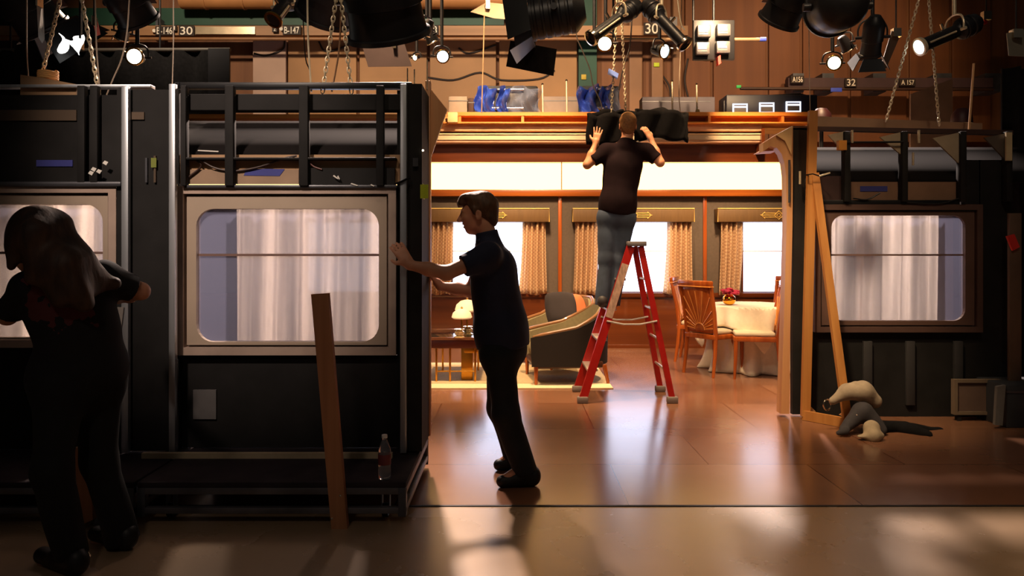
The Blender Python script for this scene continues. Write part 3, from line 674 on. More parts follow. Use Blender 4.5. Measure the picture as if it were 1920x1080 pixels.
# timber brace: upright board, diagonal and foot in one triangle
br = thing('stage_brace', 'tall triangular timber brace tied to the right flat', 'brace', P(1540, 785, 5.98))
A0, A1 = P(1510, 778, YR-.12), P(1524, 208, YR-.12)
def bar(a, b, wx, wy, name, m=PINE):
    a = Vector(a); b = Vector(b); d = (b-a).normalized(); sx = Vector((1, 0, 0)); sx = (sx-d*sx.dot(d)).normalized(); sy = d.cross(sx).normalized()
    pts = [a-sx*wx/2-sy*wy/2, a+sx*wx/2-sy*wy/2, a+sx*wx/2+sy*wy/2, a-sx*wx/2+sy*wy/2]
    return MB().prism(pts, b-a).build(name, m, br, smooth=False)
A0.z = .03
bar(A0, A1, .068, .04, 'upright')
bar(P(1527, 325, 6.0), P(1588, 790, 5.72)+Vector((0, 0, .03)), .06, .04, 'diagonal')
B0 = P(1588, 792, 5.72); B0.z = .04; C0 = Vector(A0); C0.z = .04
bar(C0+Vector((-.02, .0, 0)), B0, .03, .075, 'foot_board')
MB().poly([P(1512, 328, 5.93), P(1524, 326, 5.92), P(1536, 330, 5.93), P(1548, 330, 6.0), P(1524, 332, 6.1)], .005, 6, True).build('tie_wire', BLKM, br)
bar(P(1536, 330, 5.93), P(1556, 324, 5.93), .012, .012, 'wire_end', GAL)
for p in ([(1514, 756), (1530, 772), (1514, 772)], [(1594, 764), (1590, 786), (1574, 778)]): MB().prism([P(*q, 5.8 if p[0][0] > 1550 else 6.04) for q in p], (0, .012, 0)).build('corner_gusset', PINEE, br)
# sandbags on the brace foot
SAND = mat('pale_canvas', (168, 150, 128), .85, scale=18, bump=.25)
DARKC = mat('charcoal_canvas', (62, 58, 62), .9, scale=18, bump=.25)
sb = thing('sandbag', 'pale canvas sandbag slung over the foot of the timber brace', 'sandbag', P(1610, 800, 5.62))
pp = lambda x, y, Y=5.62: P(x, y, Y)
sdf_mesh('bag', [cone(pp(1562, 752), pp(1590, 735), .03, .055, .03), cone(pp(1590, 735), pp(1618, 734), .06, .075, .04), cone(pp(1618, 732), pp(1640, 752), .065, .05, .04), cone(pp(1600, 728), pp(1603, 720), .04, .02)], .008, SAND, sb, folds(.005, 30, 2))
MB().poly([pp(1551+7*math.cos(t), 759+10*math.sin(t), 5.62+.02*math.cos(t)) for t in [i*math.pi/10 for i in range(20)]], .006, 8, True).build('carry_ring', CHROME, sb)
sb2 = thing('sandbag', 'charcoal canvas sandbag lying on the floor under the pale one', 'sandbag', P(1610, 815, 5.5))
sdf_mesh('bag', [cone(pp(1612, 775, 5.56), pp(1582, 806, 5.5), .06, .035, .03), cone(pp(1620, 770, 5.56), pp(1650, 806, 5.52), .07, .05, .05), cone(pp(1585, 808, 5.46), pp(1572, 812, 5.46), .03, .018)], .008, DARKC, sb2, folds(.005, 26, 5))
MB().sph(pp(1607, 778, 5.46), .006).build('grommet', CHROME, sb2)
sb3 = thing('sandbag', 'small pale bag end with rumpled hem on the floor below the brace', 'sandbag', P(1630, 822, 5.36))
sdf_mesh('bag', [cone(pp(1634, 803, 5.4), pp(1636, 817, 5.36), .055, .055, .03), ell(pp(1618, 818, 5.36), (.045, .03, .016)), cone(pp(1640, 819, 5.34), pp(1652, 817, 5.36), .03, .022)], .007, mat('cream_canvas', (186, 166, 138), .85, scale=18, bump=.25), sb3, folds(.004, 40, 9))
tag(sdf_mesh('duvetyne_heap', [cone(P(1655, 800, 5.62), P(1760, 812, 5.7), .06, .04), cone(P(1700, 805, 5.6), P(1740, 815, 5.5), .05, .03)], .012, BLKC, None, folds(.008, 22, 3)), 'dark heap of cloth on the floor right of the sandbags', 'cloth')
# things leaning at the right picture edge
bx1 = thing('framed_board', 'pale framed board low against the right flat', 'board', P(1830, 778, 5.95))
a, c = P(1790, 778, 5.95), P(1878, 712, 5.95)
MB().ring([(a.x, 5.95, a.z), (c.x, 5.95, a.z), (c.x, 5.95, c.z), (a.x, 5.95, c.z)], [(a.x+.025, 5.95, a.z+.025), (c.x-.025, 5.95, a.z+.025), (c.x-.025, 5.95, c.z-.025), (a.x+.025, 5.95, c.z-.025)], (0, .05, 0)).build('frame', mat('dusty_frame', (124, 106, 88), .7), bx1, smooth=False)
MB().box((a.x+.02, 5.965, a.z+.02), (c.x-.02, 5.98, c.z-.02)).build('panel', mat('dusty_pink_panel', (108, 86, 76), .7), bx1, smooth=False)
MB().box((a.x+.03, 5.96, 0), (a.x+.06, 6.0, a.z)).build('leg', BLK, bx1); MB().box((c.x-.06, 5.96, 0), (c.x-.03, 6.0, a.z)).build('leg', BLK, bx1)
tag(MB().prism([P(1870, 725, 5.7), P(1886, 722, 5.7), P(1880, 798, 5.7), P(1866, 797, 5.7)], (0, .03, 0)).build('grey_batten', mat('grey_batten', (126, 122, 120), .7)), 'short grey batten standing beside the framed board', 'batten')
eq = thing('equipment_case', 'dark grey equipment case at the right picture edge', 'case', P(1915, 800, 5.75))
a, c = P(1887, 800, 5.72), P(1990, 722, 5.72)
MB().box((a.x, 5.72, .0), (c.x, 6.1, c.z), .012).build('shell', mat('case_grey', (58, 60, 66), .55), eq)
MB().box((a.x-.002, 5.715, c.z-.06), (c.x, 5.725, c.z-.045)).build('lid_seam', DSTEEL, eq)
tag(MB().box(P(1893, 800, 5.9)*1, P(1911, 400, 5.93), .004).build('upright_board', mat('dull_brown_upright', (112, 86, 68), .7)), 'narrow brown upright board at the right picture edge', 'board')
dr = MB()
def drape(u, v): return Vector((lerp(P(1880, 0, 6.9).x, P(2080, 0, 6.9).x, u), 6.9+.05*math.sin(u*40)+.02*math.sin(u*90), lerp(3.05, .0, v)))
tag(dr.grid(drape, 80, 4).build('black_drape', BLKC, solid=.006), 'black hanging drape beyond the right flat', 'drape')
tg = tag(MB().prism([P(1885, 443, 5.9), P(1899, 439, 5.9), P(1909, 463, 5.9), P(1896, 470, 5.9)], (0, -.02, 0)).build('red_tag', REDT), 'bright red tag hanging on the brown upright at right', 'tag')

# ---------------------------------------------------------------- furniture of the train set
ru = thing('area_rug', 'cream rug with pale border under the armchairs and low table', 'rug', (-.2, 8.2, 0))
RUGX1 = P(1150, 0, 7.34).x
MB().box((-3.2, 7.34, 0), (RUGX1, 9.0, .012), .004).build('border', mat('cream_rug', (226, 204, 166), .95, var=.06, scale=60, bump=.2), ru)
MB().box((-3.0, 7.58, .0125), (RUGX1-.26, 8.8, .016)).build('field', mat('tan_rug_field', (198, 172, 130), .95, var=.1, scale=40, bump=.2), ru)

def tub_chair(name, label, loc, rz, out_m, in_m, group):
    """barrel armchair facing local -X: arms sweep down from the high back"""
    t = thing(name, label, 'armchair', loc, rz, group)
    T = Matrix.LocRotScale(Vector(loc), Euler((0, 0, rz)), None)
    def top(a):   # a = 0 at the middle of the back, +-1 at the arm fronts
        q = abs(a); return .80-.30*max(0, (q-.22)/.78)**.95+.0*q
    def plan(a, r):
        th = a*math.radians(118)
        x = math.cos(th)*(.40 if abs(th) < math.pi/2 else .96); y = math.sin(th)*.41
        return Vector((x*(r/.4)-.02, y*(r/.4), 0))
    def shell(r0, r1, zlo, m, nm, dz=0):
        b = MB(); n = 44; V = []
        for i in range(n+1):
            a = lerp(-1, 1, i/n); h = top(a)+dz
            o0, o1 = plan(a, r0), plan(a, r1); V.append([b.bm.verts.new(T @ (o0*1.0+Vector((0, 0, zlo)))), b.bm.verts.new(T @ (o0*1.02+Vector((0, 0, lerp(zlo, h, .6))))), b.bm.verts.new(T @ (o0*1.03+Vector((0, 0, h-.01)))), b.bm.verts.new(T @ (o1+Vector((0, 0, h-.01)))), b.bm.verts.new(T @ (o1+Vector((0, 0, lerp(zlo, h, .6))))), b.bm.verts.new(T @ (o1*.97+Vector((0, 0, zlo))))])
        for A, B in zip(V, V[1:]):
            for k in range(6): b.bm.faces.new((A[k], A[(k+1) % 6], B[(k+1) % 6], B[k]))
        b.bm.faces.new(V[0]); b.bm.faces.new(V[-1][::-1]); return b.build(nm, m, t)
    shell(.40, .365, .2, out_m, 'outer_shell'); shell(.364, .325, .22, in_m, 'inner_upholstery', -.004)
    rim = [T @ (plan(lerp(-1, 1, i/50), .365)*1.02+Vector((0, 0, top(lerp(-1, 1, i/50))))) for i in range(51)]
    f0 = plan(-1, .38); f1 = plan(1, .38)
    rim = [T @ (f0+Vector((-.0, 0, .22)))]+rim+[T @ (f1+Vector((0, 0, .22)))]
    MB().poly(rim, .019, 8).build('wooden_rim', mat('pale_wood_rim', (150, 104, 66), .35, coat=.3), t)
    b = MB(); b.box((-.43, -.33, .17), (.27, .33, .24), .02); 
    for v in b.bm.verts: v.co = T @ v.co
    b.build('seat_frame', mat('dark_brown_frame', (70, 36, 22), .4), t)
    sdf_mesh('seat_cushion', [cone(T @ Vector((-.34, y, .32)), T @ Vector((.2, y*.8, .32)), .085, .085, .05) for y in (-.22, -.08, .08, .22)], .014, in_m, t)
    for x in (-.42, .28):
        for y in (-.32, .32): MB().tube(T @ Vector((x, y, .2)), T @ Vector((x+(.0 if x < 0 else .04), y, .0165)), .024, .016, 10).build('leg', CHERRY, t)
    return t, T
DK = mat('shaded_olive_upholstery', (27, 18, 14), .8, var=.12, scale=30); PALE = mat('pale_olive_upholstery', (136, 124, 92), .8, var=.08, scale=30)  # DK is olive darkened to paint the shade of a backlit shell
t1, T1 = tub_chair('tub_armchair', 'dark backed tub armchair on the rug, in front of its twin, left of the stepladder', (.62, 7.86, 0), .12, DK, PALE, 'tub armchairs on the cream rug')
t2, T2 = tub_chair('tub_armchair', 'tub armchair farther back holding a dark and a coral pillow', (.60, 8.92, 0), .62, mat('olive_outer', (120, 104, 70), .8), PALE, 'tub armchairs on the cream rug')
def pillow(name, label, c, m, rz, tilt):
    M = Matrix.LocRotScale(Vector(c), Euler((tilt, 0, rz)), None); b = MB()
    def fn(u, v):
        x, y = (u-.5)*2, (v-.5)*2; return Vector((x*.2, y*.2, 0))
    def side(sg):
        return lambda u, v: M @ Vector(((u-.5)*.40*(1-.12*(2*v-1)**2), (v-.5)*.40*(1-.12*(2*u-1)**2), sg*.075*max(0, (1-(2*u-1)**4)*(1-(2*v-1)**4))**.6))
    b.grid(side(1), 16, 16); b.grid(side(-1), 16, 16); bmesh.ops.remove_doubles(b.bm, verts=b.bm.verts, dist=.002)
    return tag(b.build(name, m), label, 'pillow')
pillow('throw_pillow', 'dark charcoal throw pillow on the rear armchair', P(1052, 578, 8.78), mat('charcoal_pillow', (52, 44, 46), .9), .3, 1.25)
pillow('throw_pillow', 'coral throw pillow on the rear armchair beside the dark one', P(1080, 580, 8.93), mat('coral_pillow', (222, 124, 76), .9), .9, 1.15)

# low table with lamps
ct = thing('coffee_table', 'low dark topped table with gold pedestal in front of the man', 'table', (-.6, 8.0, .017))
tx0, tx1 = P(815, 0, 7.6).x-.15, P(905, 0, 7.6).x+.0; zt = .47
MB().box((tx0, 7.62, zt-.02), (tx1, 8.44, zt), .006).build('glass_top', mat('black_glass', (28, 16, 12), .08, spec=.8), ct)
MB().ring([(tx0-.02, 7.6, zt-.021), (tx1+.02, 7.6, zt-.021), (tx1+.02, 8.46, zt-.021), (tx0-.02, 8.46, zt-.021)], [(tx0+.015, 7.635, zt-.021), (tx1-.015, 7.635, zt-.021), (tx1-.015, 8.425, zt-.021), (tx0+.015, 8.425, zt-.021)], (0, 0, .026)).build('top_edge', mat('copper_edge', (206, 140, 96), .25, .9), ct, smooth=False)
MB().box((tx0+.02, 7.64, zt-.11), (tx1-.02, 8.42, zt-.022), .004).build('apron', mat('mahogany_apron', (84, 30, 16), .3, coat=.3), ct)
for x in (tx0+.16, tx0+.30, tx1-.08):
    MB().tube((x, 7.68, .017), (x, 7.68, zt-.11), .011).build('leg', BRASS, ct)
for x in (tx0+.16, tx1-.08): MB().tube((x, 8.38, .017), (x, 8.38, zt-.11), .011).build('leg', BRASS, ct)
MB().tube((tx0+.16, 7.68, .12), (tx1-.08, 7.68, .12), .008).build('stretcher', BRASS, ct)
px_ = P(876, 0, 7.8).x
MB().box((px_-.06, 7.75, .017), (px_+.06, 7.88, zt-.11), .008).box((px_-.03, 7.73, .3), (px_+.11, 7.9, zt-.112), .008).build('pedestal', mat('gold_leaf', (196, 142, 52), .3, .9), ct)
def mushroom_lamp(px, py, Y, sc, label):
    c = P(px, py, Y); c.z = zt+.001
    o = thing('table_lamp', label, 'lamp', c, 0, 'mushroom lamps on the low table'); M = Matrix.Translation(c)
    MB().lathe([(0, .0), (.05*sc, .0), (.05*sc, .012), (.016, .02), (.009, .05), (.009, .2*sc), (.0, .2*sc)], M).build('base', BRASS, o)
    MB().lathe([(.03*sc, .195*sc), (.1*sc, .2*sc), (.115*sc, .215*sc), (.1*sc, .265*sc), (.06*sc, .3*sc), (.02*sc, .31*sc), (0, .312*sc)], M, 48, .02).build('lamp_shade', mat('pleated_shade', (244, 220, 178), .7, emit=.25), o)
    MB().sph(c+Vector((0, 0, .322*sc)), .012).build('finial', BRASS, o)
mushroom_lamp(866, 635, 7.75, .92, 'brass mushroom lamp with pleated cream shade at the front of the low table')
mushroom_lamp(876, 620, 8.1, 1.15, 'taller mushroom lamp half hidden behind the front lamp')
CRY = mat('gilt_crystal', (250, 224, 168), .08, .6, var=.25, scale=60)
for px, Y, l in ((862, 7.68, 'front'), (878, 7.95, 'rear')):
    c = P(px, 0, Y); M = Matrix.Translation((c.x, Y-.05, zt+.001))
    tag(MB().lathe([(0, 0), (.055, 0), (.058, .01), (.03, .02), (.045, .03), (.05, .06), (.03, .075), (.055, .085), (.052, .09), (0, .085)], M, 10).build('candle_holder', CRY), 'sparkling gilt crystal candle holder, the %s one on the low table' % l, 'candle holder', 'crystal candle holders on the low table')

# dining table with cloth
tc_ = Vector((P(1405, 0, 8.62).x, 8.62, 0)); TH = .735
dt = thing('dining_table', 'round dining table hidden under white cloths between the sunburst chairs', 'table', tc_)
M = Matrix.Translation(tc_)
MB().lathe([(0, TH-.03), (.46, TH-.03), (.465, TH-.015), (.46, TH), (0, TH)], M, 48).build('tabletop', CHERRY, dt)
MB().lathe([(0, 0), (.2, 0), (.2, .03), (.06, .06), (.05, TH-.04), (.1, TH-.031), (0, TH-.031)], M).build('pedestal', CHERRY, dt)
LINEN = mat('white_linen', (236, 224, 202), .85, var=.04, scale=30, sheen=.2)
def skirt(u, v):   # floor-length under cloth
    a = u*2*math.pi; w = .026*math.sin(a*13)+.02*math.sin(a*7+1)
    r = .45+w*v*1.6+.05*v**5*(1+math.sin(a*9)); z = lerp(TH-.004, .006, v)
    return tc_+Vector((r*math.cos(a), r*math.sin(a), z))
uc = tag(MB().grid(skirt, 160, 22, True).build('tablecloth', LINEN, solid=.005), 'floor length white under cloth gathered around the dining table', 'tablecloth')
def cloth(u, v):   # square top cloth with hanging corners
    a = u*2*math.pi; q = v
    sq = .70/max(abs(math.cos(a-.74)), abs(math.sin(a-.74)))     # square turned a little
    L = sq*q; r0 = .478
    if L <= r0: return tc_+Vector((L*math.cos(a), L*math.sin(a), TH+.006))
    h = L-r0; w = .035*math.sin(a*11)+.028*math.sin(a*17+2)
    r = r0+.045+.03*min(1, h*6)+w*min(1, h*3)
    return tc_+Vector((r*math.cos(a), r*math.sin(a), TH+.004-h*.98))
tag(MB().grid(cloth, 160, 30, True).build('tablecloth', LINEN, solid=.005), 'square white top cloth with hanging corner point on the dining table', 'tablecloth')
vz = TH+.012; vc = Vector((P(1367, 0, 8.45).x, 8.45, vz)); va = thing('flower_vase', 'round gold vase of magenta flowers on the dining table', 'vase', vc)
MB().lathe([(0, 0), (.035, 0), (.06, .02), (.073, .055), (.066, .09), (.045, .11), (.05, .118), (.042, .118), (.038, .108), (0, .1)], Matrix.Translation(vc)).build('vase_body', mat('polished_gold', (236, 176, 60), .12, 1, var=.04), va)
FL = mat('magenta_petals', (206, 34, 84), .7, var=.3, scale=40)
for i in range(9):
    a = i*2.4; r = .085*math.sqrt(i/9)+.0; c = vc+Vector((r*1.15*math.cos(a), r*math.sin(a), .155+.02*math.cos(i*1.7)-.2*r))
    b = MB()
    for k in range(9):
        t = k*2.4; rr = .011+.003*k; d = Vector((math.cos(t)*rr*.9, math.sin(t)*rr*.9, .012-.0016*k)); b.sph(c+d, .014+.0012*k, (1, 1, .65), 8)
    b.sph(c, .017, n=8)
    b.build('flower', FL, va)
MB().poly([vc+Vector((.01, 0, .1)), vc+Vector((.02, 0, .14))], .02).build('foliage', mat('leaf_green', (46, 70, 30), .6), va)

def dining_chair(loc, rz, label):
    """sunburst-backed chair facing local +Y"""
    t = thing('dining_chair', label, 'chair', loc, rz, 'sunburst dining chairs'); T = Matrix.LocRotScale(Vector(loc), Euler((0, 0, rz)), None)
    yb = lambda z: -.22-.10*max(0, (z-.45)/.55)**1.5
    def fin(b):
        for v in b.bm.verts: v.co = T @ v.co
        return b
    for s in (-1, 1):
        b = MB(); b.poly([(s*.215, -.27, 0), (s*.21, -.235, .22), (s*.205, yb(.45), .45), (s*.215, yb(.7), .7), (s*.225, yb(.98), .98)], [.017, .021, .024, .022, .02], 8); fin(b).build('rear_leg', CHERRY, t)
        b = MB(); b.poly([(s*.2, .215, .0), (s*.2, .205, .2), (s*.2, .2, .43)], [.014, .019, .023], 8); fin(b).build('front_leg', CHERRY, t)
    b = MB(); b.grid(lambda u, v: Vector((lerp(-.2, .2, u), yb(lerp(.47, .98, v))-.012*math.cos((u-.5)*3), lerp(.47, .98, v))), 10, 10); o = fin(b).build('back_panel', CHERRY, t, solid=.016)
    b = MB(); b.box((-.24, yb(.98)-.025, .975), (.24, yb(.98)+.022, 1.035), .012); fin(b).build('crest_rail', CHERRY, t)
    b = MB(); b.box((-.245, yb(.98)-.03, .965), (.245, yb(.98)+.026, .977), .004); fin(b).build('crest_inlay', INLAY, t)
    b = MB()
    for sd in (-1, 1):
        yo = lambda x, z: yb(z)-.012*math.cos(x/.4*3)+sd*.0095
        for k in range(13):
            a = math.radians(6+k*14); r0 = .075; c = Vector((0, .5))
            lim = min(.19/max(abs(math.cos(a)), 1e-3), .42/max(math.sin(a), 1e-3))
            p = [(math.cos(a)*r, .50+math.sin(a)*r) for r in (r0, lerp(r0, lim, .5), lim)]
            b.poly([(x, yo(x, z), z) for x, z in p], [.0035, .0045, .006], 6)
        b.poly([(.07*math.cos(i*math.pi/10), yo(.07*math.cos(i*math.pi/10), .5+.07*math.sin(i*math.pi/10)), .5+.07*math.sin(i*math.pi/10)) for i in range(11)], .006, 6)
    fin(b).build('sunburst_inlay', INLAY, t)
    b = MB(); b.box((-.22, -.25, .40), (.22, .225, .452), .008); fin(b).build('seat_frame', CHERRY, t)
    b = MB(); b.box((-.205, -.2, .453), (.205, .215, .50), .022); fin(b).build('seat_cushion', mat('cream_seat', (214, 200, 172), .85), t)
def face(x, y): return math.atan2(y, x)-math.pi/2
def at(px, Y): return Vector((P(px, 0, Y).x, Y, 0))
dining_chair(at(1341, 8.3), face(.84, .54), 'sunburst backed dining chair seen from behind, left of the table and nearest the stepladder')
dining_chair(at(1413, 8.05), face(-.97, .2), 'dining chair seen edge on at the right front of the table')
dining_chair(at(1312, 9.25), face(.9, -.35), 'dining chair mostly hidden behind the left sunburst chair')
dining_chair(at(1462, 9.3), face(-.75, -.62), 'dining chair behind the table at right, under the third window')

# ---------------------------------------------------------------- stepladder
lad = thing('stepladder', 'red fibreglass stepladder under the man in jeans', 'ladder', (1.05, 6.94, 0))
RED = mat('red_fibreglass', (176, 26, 20), .38, var=.12, scale=10); 
LX0, LX1 = .63, 1.43; TOPZ = 1.40; TX0, TX1 = 1.075, 1.165; YN0, YN1, YT0, YT1 = 6.66, 7.2, 6.76, 7.1
def rail(b, a, wd, dp):
    a = Vector(a); b = Vector(b); d = (a-b).normalized(); sx = d.cross(Vector((0, 1, 0))).normalized(); sy = Vector((0, 1, 0))
    m = MB(); q = lambda u, v: b+sx*u+sy*v
    prof = [(-wd, -dp), (wd, -dp), (wd, dp), (wd-.008, dp), (wd-.008, -dp+.008), (-wd+.008, -dp+.008), (-wd+.008, dp), (-wd, dp)]
    return m.prism([q(u, v) for u, v in prof], a-b)
for i, (y0, y1) in enumerate(((YN0, YT0), (YN1, YT1))):
    rail((LX0, y0, .03), (TX0, y1, TOPZ), .036, .018).build('climbing_rail', RED, lad, smooth=False)
    rail((LX1, y0, .03), (TX1, y1, TOPZ), .026, .016).build('rear_rail', RED, lad, smooth=False)
    for x in (LX0, LX1): MB().box((x-.05, y0-.03, .0), (x+.05, y0+.03, .06), .012).build('foot_pad', mat('ladder_foot_grey', (130, 118, 112), .6), lad)
tz = lambda z: (z-.03)/(TOPZ-.03)
STEPM = mat('ladder_aluminium', (206, 196, 190), .35, .7)
for z in (.30, .57, .84, 1.11):
    t = tz(z); x = lerp(LX0, TX0, t); y0 = lerp(YN0, YT0, t)+.012; y1 = lerp(YN1, YT1, t)-.012
    MB().box((x-.045, y0, z-.022), (x+.05, y1, z), .004).build('step', STEPM, lad)
    MB().prism([(x-.036, y0-.002, z-.022), (x+.036, y0-.002, z-.022), (x, y0-.002, z-.09)], (0, .006, 0)).build('step_brace', STEPM, lad, smooth=False)
    x = lerp(LX1, TX1, t); MB().tube((x, y0, z-.01), (x, y1, z-.01), .012).build('rear_rung', STEPM, lad)
MB().box((1.04, 6.72, TOPZ), (1.215, 7.14, TOPZ+.045), .01).build('top_cap', mat('grey_top_cap', (126, 120, 122), .5), lad)
for y in (6.74, 7.12):
    z = .70; t = tz(z); a = lerp(LX0, TX0, t); c = lerp(LX1, TX1, t); yy = lerp(YN0, YT0, t) if y < 7 else lerp(YN1, YT1, t)
    MB().poly([(a, yy-.02, z+.03), (lerp(a, c, .33), yy-.02, z), (lerp(a, c, .66), yy-.02, z), (c, yy-.02, z+.03)], .009, 8).build('spreader', STEPM, lad)
a = Vector((lerp(LX0, TX0, tz(.76)), lerp(YN0, YT0, tz(.76)), .76)); c = Vector((lerp(LX0, TX0, tz(1.24)), lerp(YN0, YT0, tz(1.24)), 1.24))
d = (c-a).normalized(); sx = d.cross(Vector((0, 1, 0))).normalized()
b = MB(); 
b.prism([a-sx*.033+Vector((0, -.0205, 0)), a+sx*.033+Vector((0, -.0205, 0)), c+sx*.033+Vector((0, -.0205, 0)), c-sx*.033+Vector((0, -.0205, 0))], (0, .002, 0)); b.build('warning_label', mat('aged_white_label', (206, 168, 146), .6, var=.25, scale=40, stretch=(1, 1, .4)), lad, smooth=False)

# black fabric skirt of the hanging soft light that the man adjusts
sk = thing('light_skirt', 'black fabric light skirt on chains, held up by the man on the ladder', 'light skirt', P(1190, 240, 7.05))
def loop(pts, zt, zb, name, m, n=40):
    L = smooth_pts(pts+[pts[0]], 8)[:-1]; nn = len(L)
    def fn(u, v):
        q = L[int(round(u*nn)) % nn]; return Vector((q.x, q.y, lerp(q.z+zt, q.z-zb, v)+.012*math.sin(u*31+v*4)))+Vector((.008*math.sin(u*50+v*6), .02*math.sin(u*44+v*3), 0))
    return MB().grid(fn, nn, 8, True).build(name, m, sk, solid=.012)
SKM = mat('black_duvetyne', (14, 12, 13), .95, var=.2, scale=25, bump=.2, spec=.1)
q = lambda px, py, Y: P(px, py, Y)
loop([q(1101, 240, 7.05), q(1120, 243, 6.98), q(1164, 240, 6.98), q(1172, 238, 7.1), q(1166, 234, 7.4), q(1140, 232, 7.5)], .14, .145, 'left_skirt_section', SKM)
loop([q(1192, 238, 7.02), q(1238, 234, 7.0), q(1282, 240, 7.08), q(1284, 238, 7.2), q(1240, 230, 7.5), q(1196, 232, 7.4)], .14, .13, 'right_skirt_section', SKM)
MB().grid(lambda u, v: q(lerp(1150, 1204, u), 214-6*math.sin(u*3.1)+lerp(0, 34, v), lerp(7.2, 7.12, v)+.03*math.sin(u*9)), 12, 6).build('centre_flap', SKM, sk, solid=.015)
MB().prism([q(1199, 228, 7.06), q(1212, 224, 7.06), q(1214, 240, 7.06), q(1205, 254, 7.06), q(1198, 256, 7.06)], (0, .02, 0)).build('white_lining', mat('pale_lining', (190, 150, 112), .8), sk, smooth=False)
MB().tube(q(1190, 270, 7.0), q(1216, 253, 7.06), .012, .02).build('pale_rod', mat('cream_rod', (250, 226, 186), .5), sk)

# ---------------------------------------------------------------- people
def V3(*a): return np.array(a, float)
def nrm(v): v = np.array(v, float); return v/np.linalg.norm(v)
def basis(fwd, up=(0, 0, 1)):
    f = nrm(fwd); u = np.array(up, float); r = nrm(np.cross(f, u)); u = np.cross(r, f); return np.stack([r, f, u], 1)
def hand(wr, d, n, side, curl=.35, spread=.25, sc=1.0):
    """palm + four jointed fingers of unequal length + side thumb; d along the hand, n out of the palm, side = +1 if the thumb is on d x n"""
    d = nrm(d); n = nrm(np.array(n)-np.dot(n, d)*d); s = np.cross(d, n)*side; wr = np.array(wr, float); o = []
    kn = wr+d*.09*sc
    o += [cone(wr, wr+d*.03*sc, .026*sc, .028*sc, .015)]
    for t in (-.027, -.009, .009, .027): o.append(cone(wr+d*.02*sc+s*t*.7*sc, kn+s*t*sc, .0145*sc, .0125*sc, .012))
    for i, (t, L) in enumerate(((.030, .072), (.010, .082), (-.010, .076), (-.030, .060))):
        p = kn+s*t*sc; dd = nrm(d+s*spread*t*18*.4); a = .25*curl; r = .0092*sc
        for k, f in enumerate((.45, .31, .24)):
            dv = nrm(dd*math.cos(a)+n*math.sin(a)); q = p+dv*L*f*sc; o.append(cone(p, q, r, r*.93, .004)); p = q; r *= .92; a += curl*(1.0 if k == 0 else .8)
    p = wr+d*.028*sc+s*.024*sc; q = p+nrm(d*.55+s*.75+n*.25)*.042*sc; o.append(cone(p, q, .0145*sc, .0115*sc, .012))
    q2 = q+nrm(d*.85+s*.3+n*.3)*.03*sc; o.append(cone(q, q2, .011*sc, .0095*sc, .005))
    return o
def head_prims(c, R, sc=1.0, mouth=False):
    r, f, u = R[:, 0], R[:, 1], R[:, 2]; A = lambda x, y, z: c+(r*x+f*y+u*z)*sc
    e = lambda p, s, k=.02, op='u': ell(p, np.array(s)*sc, R, k, op)
    o = [e(A(0, -.014, .032), (.074, .094, .086)), e(A(0, .034, -.03), (.057, .062, .082), .04), e(A(0, .055, -.092), (.028, .028, .022), .03),
         e(A(.034, .02, -.07), (.02, .045, .028), .03), e(A(-.034, .02, -.07), (.02, .045, .028), .03),
         e(A(0, .083, .022), (.046, .014, .012), .02), cone(A(0, .096, .012), A(0, .119, -.026), .008*sc, .0125*sc, .012), e(A(.012, .104, -.03), (.009, .011, .008), .008), e(A(-.012, .104, -.03), (.009, .011, .008), .008),
         e(A(0, .094, -.052), (.022, .010, .0065), .008), e(A(0, .091, -.068), (.019, .010, .007), .008)]
    for s in (-1, 1):
        o += [e(A(s*.031, .092, .006), (.017, .013, .010), .010, 's'), e(A(s*.03, .078, .006), (.013, .013, .012), .004), e(A(s*.038, .07, -.025), (.02, .018, .018), .03)]
        o += [e(A(s*.077, -.008, -.012), (.009, .020, .032), .008), e(A(s*.084, -.004, -.010), (.006, .011, .018), .006, 's')]
    if mouth: o.append(e(A(0, .105, -.061), (.018, .02, .006), .004, 's'))
    return o
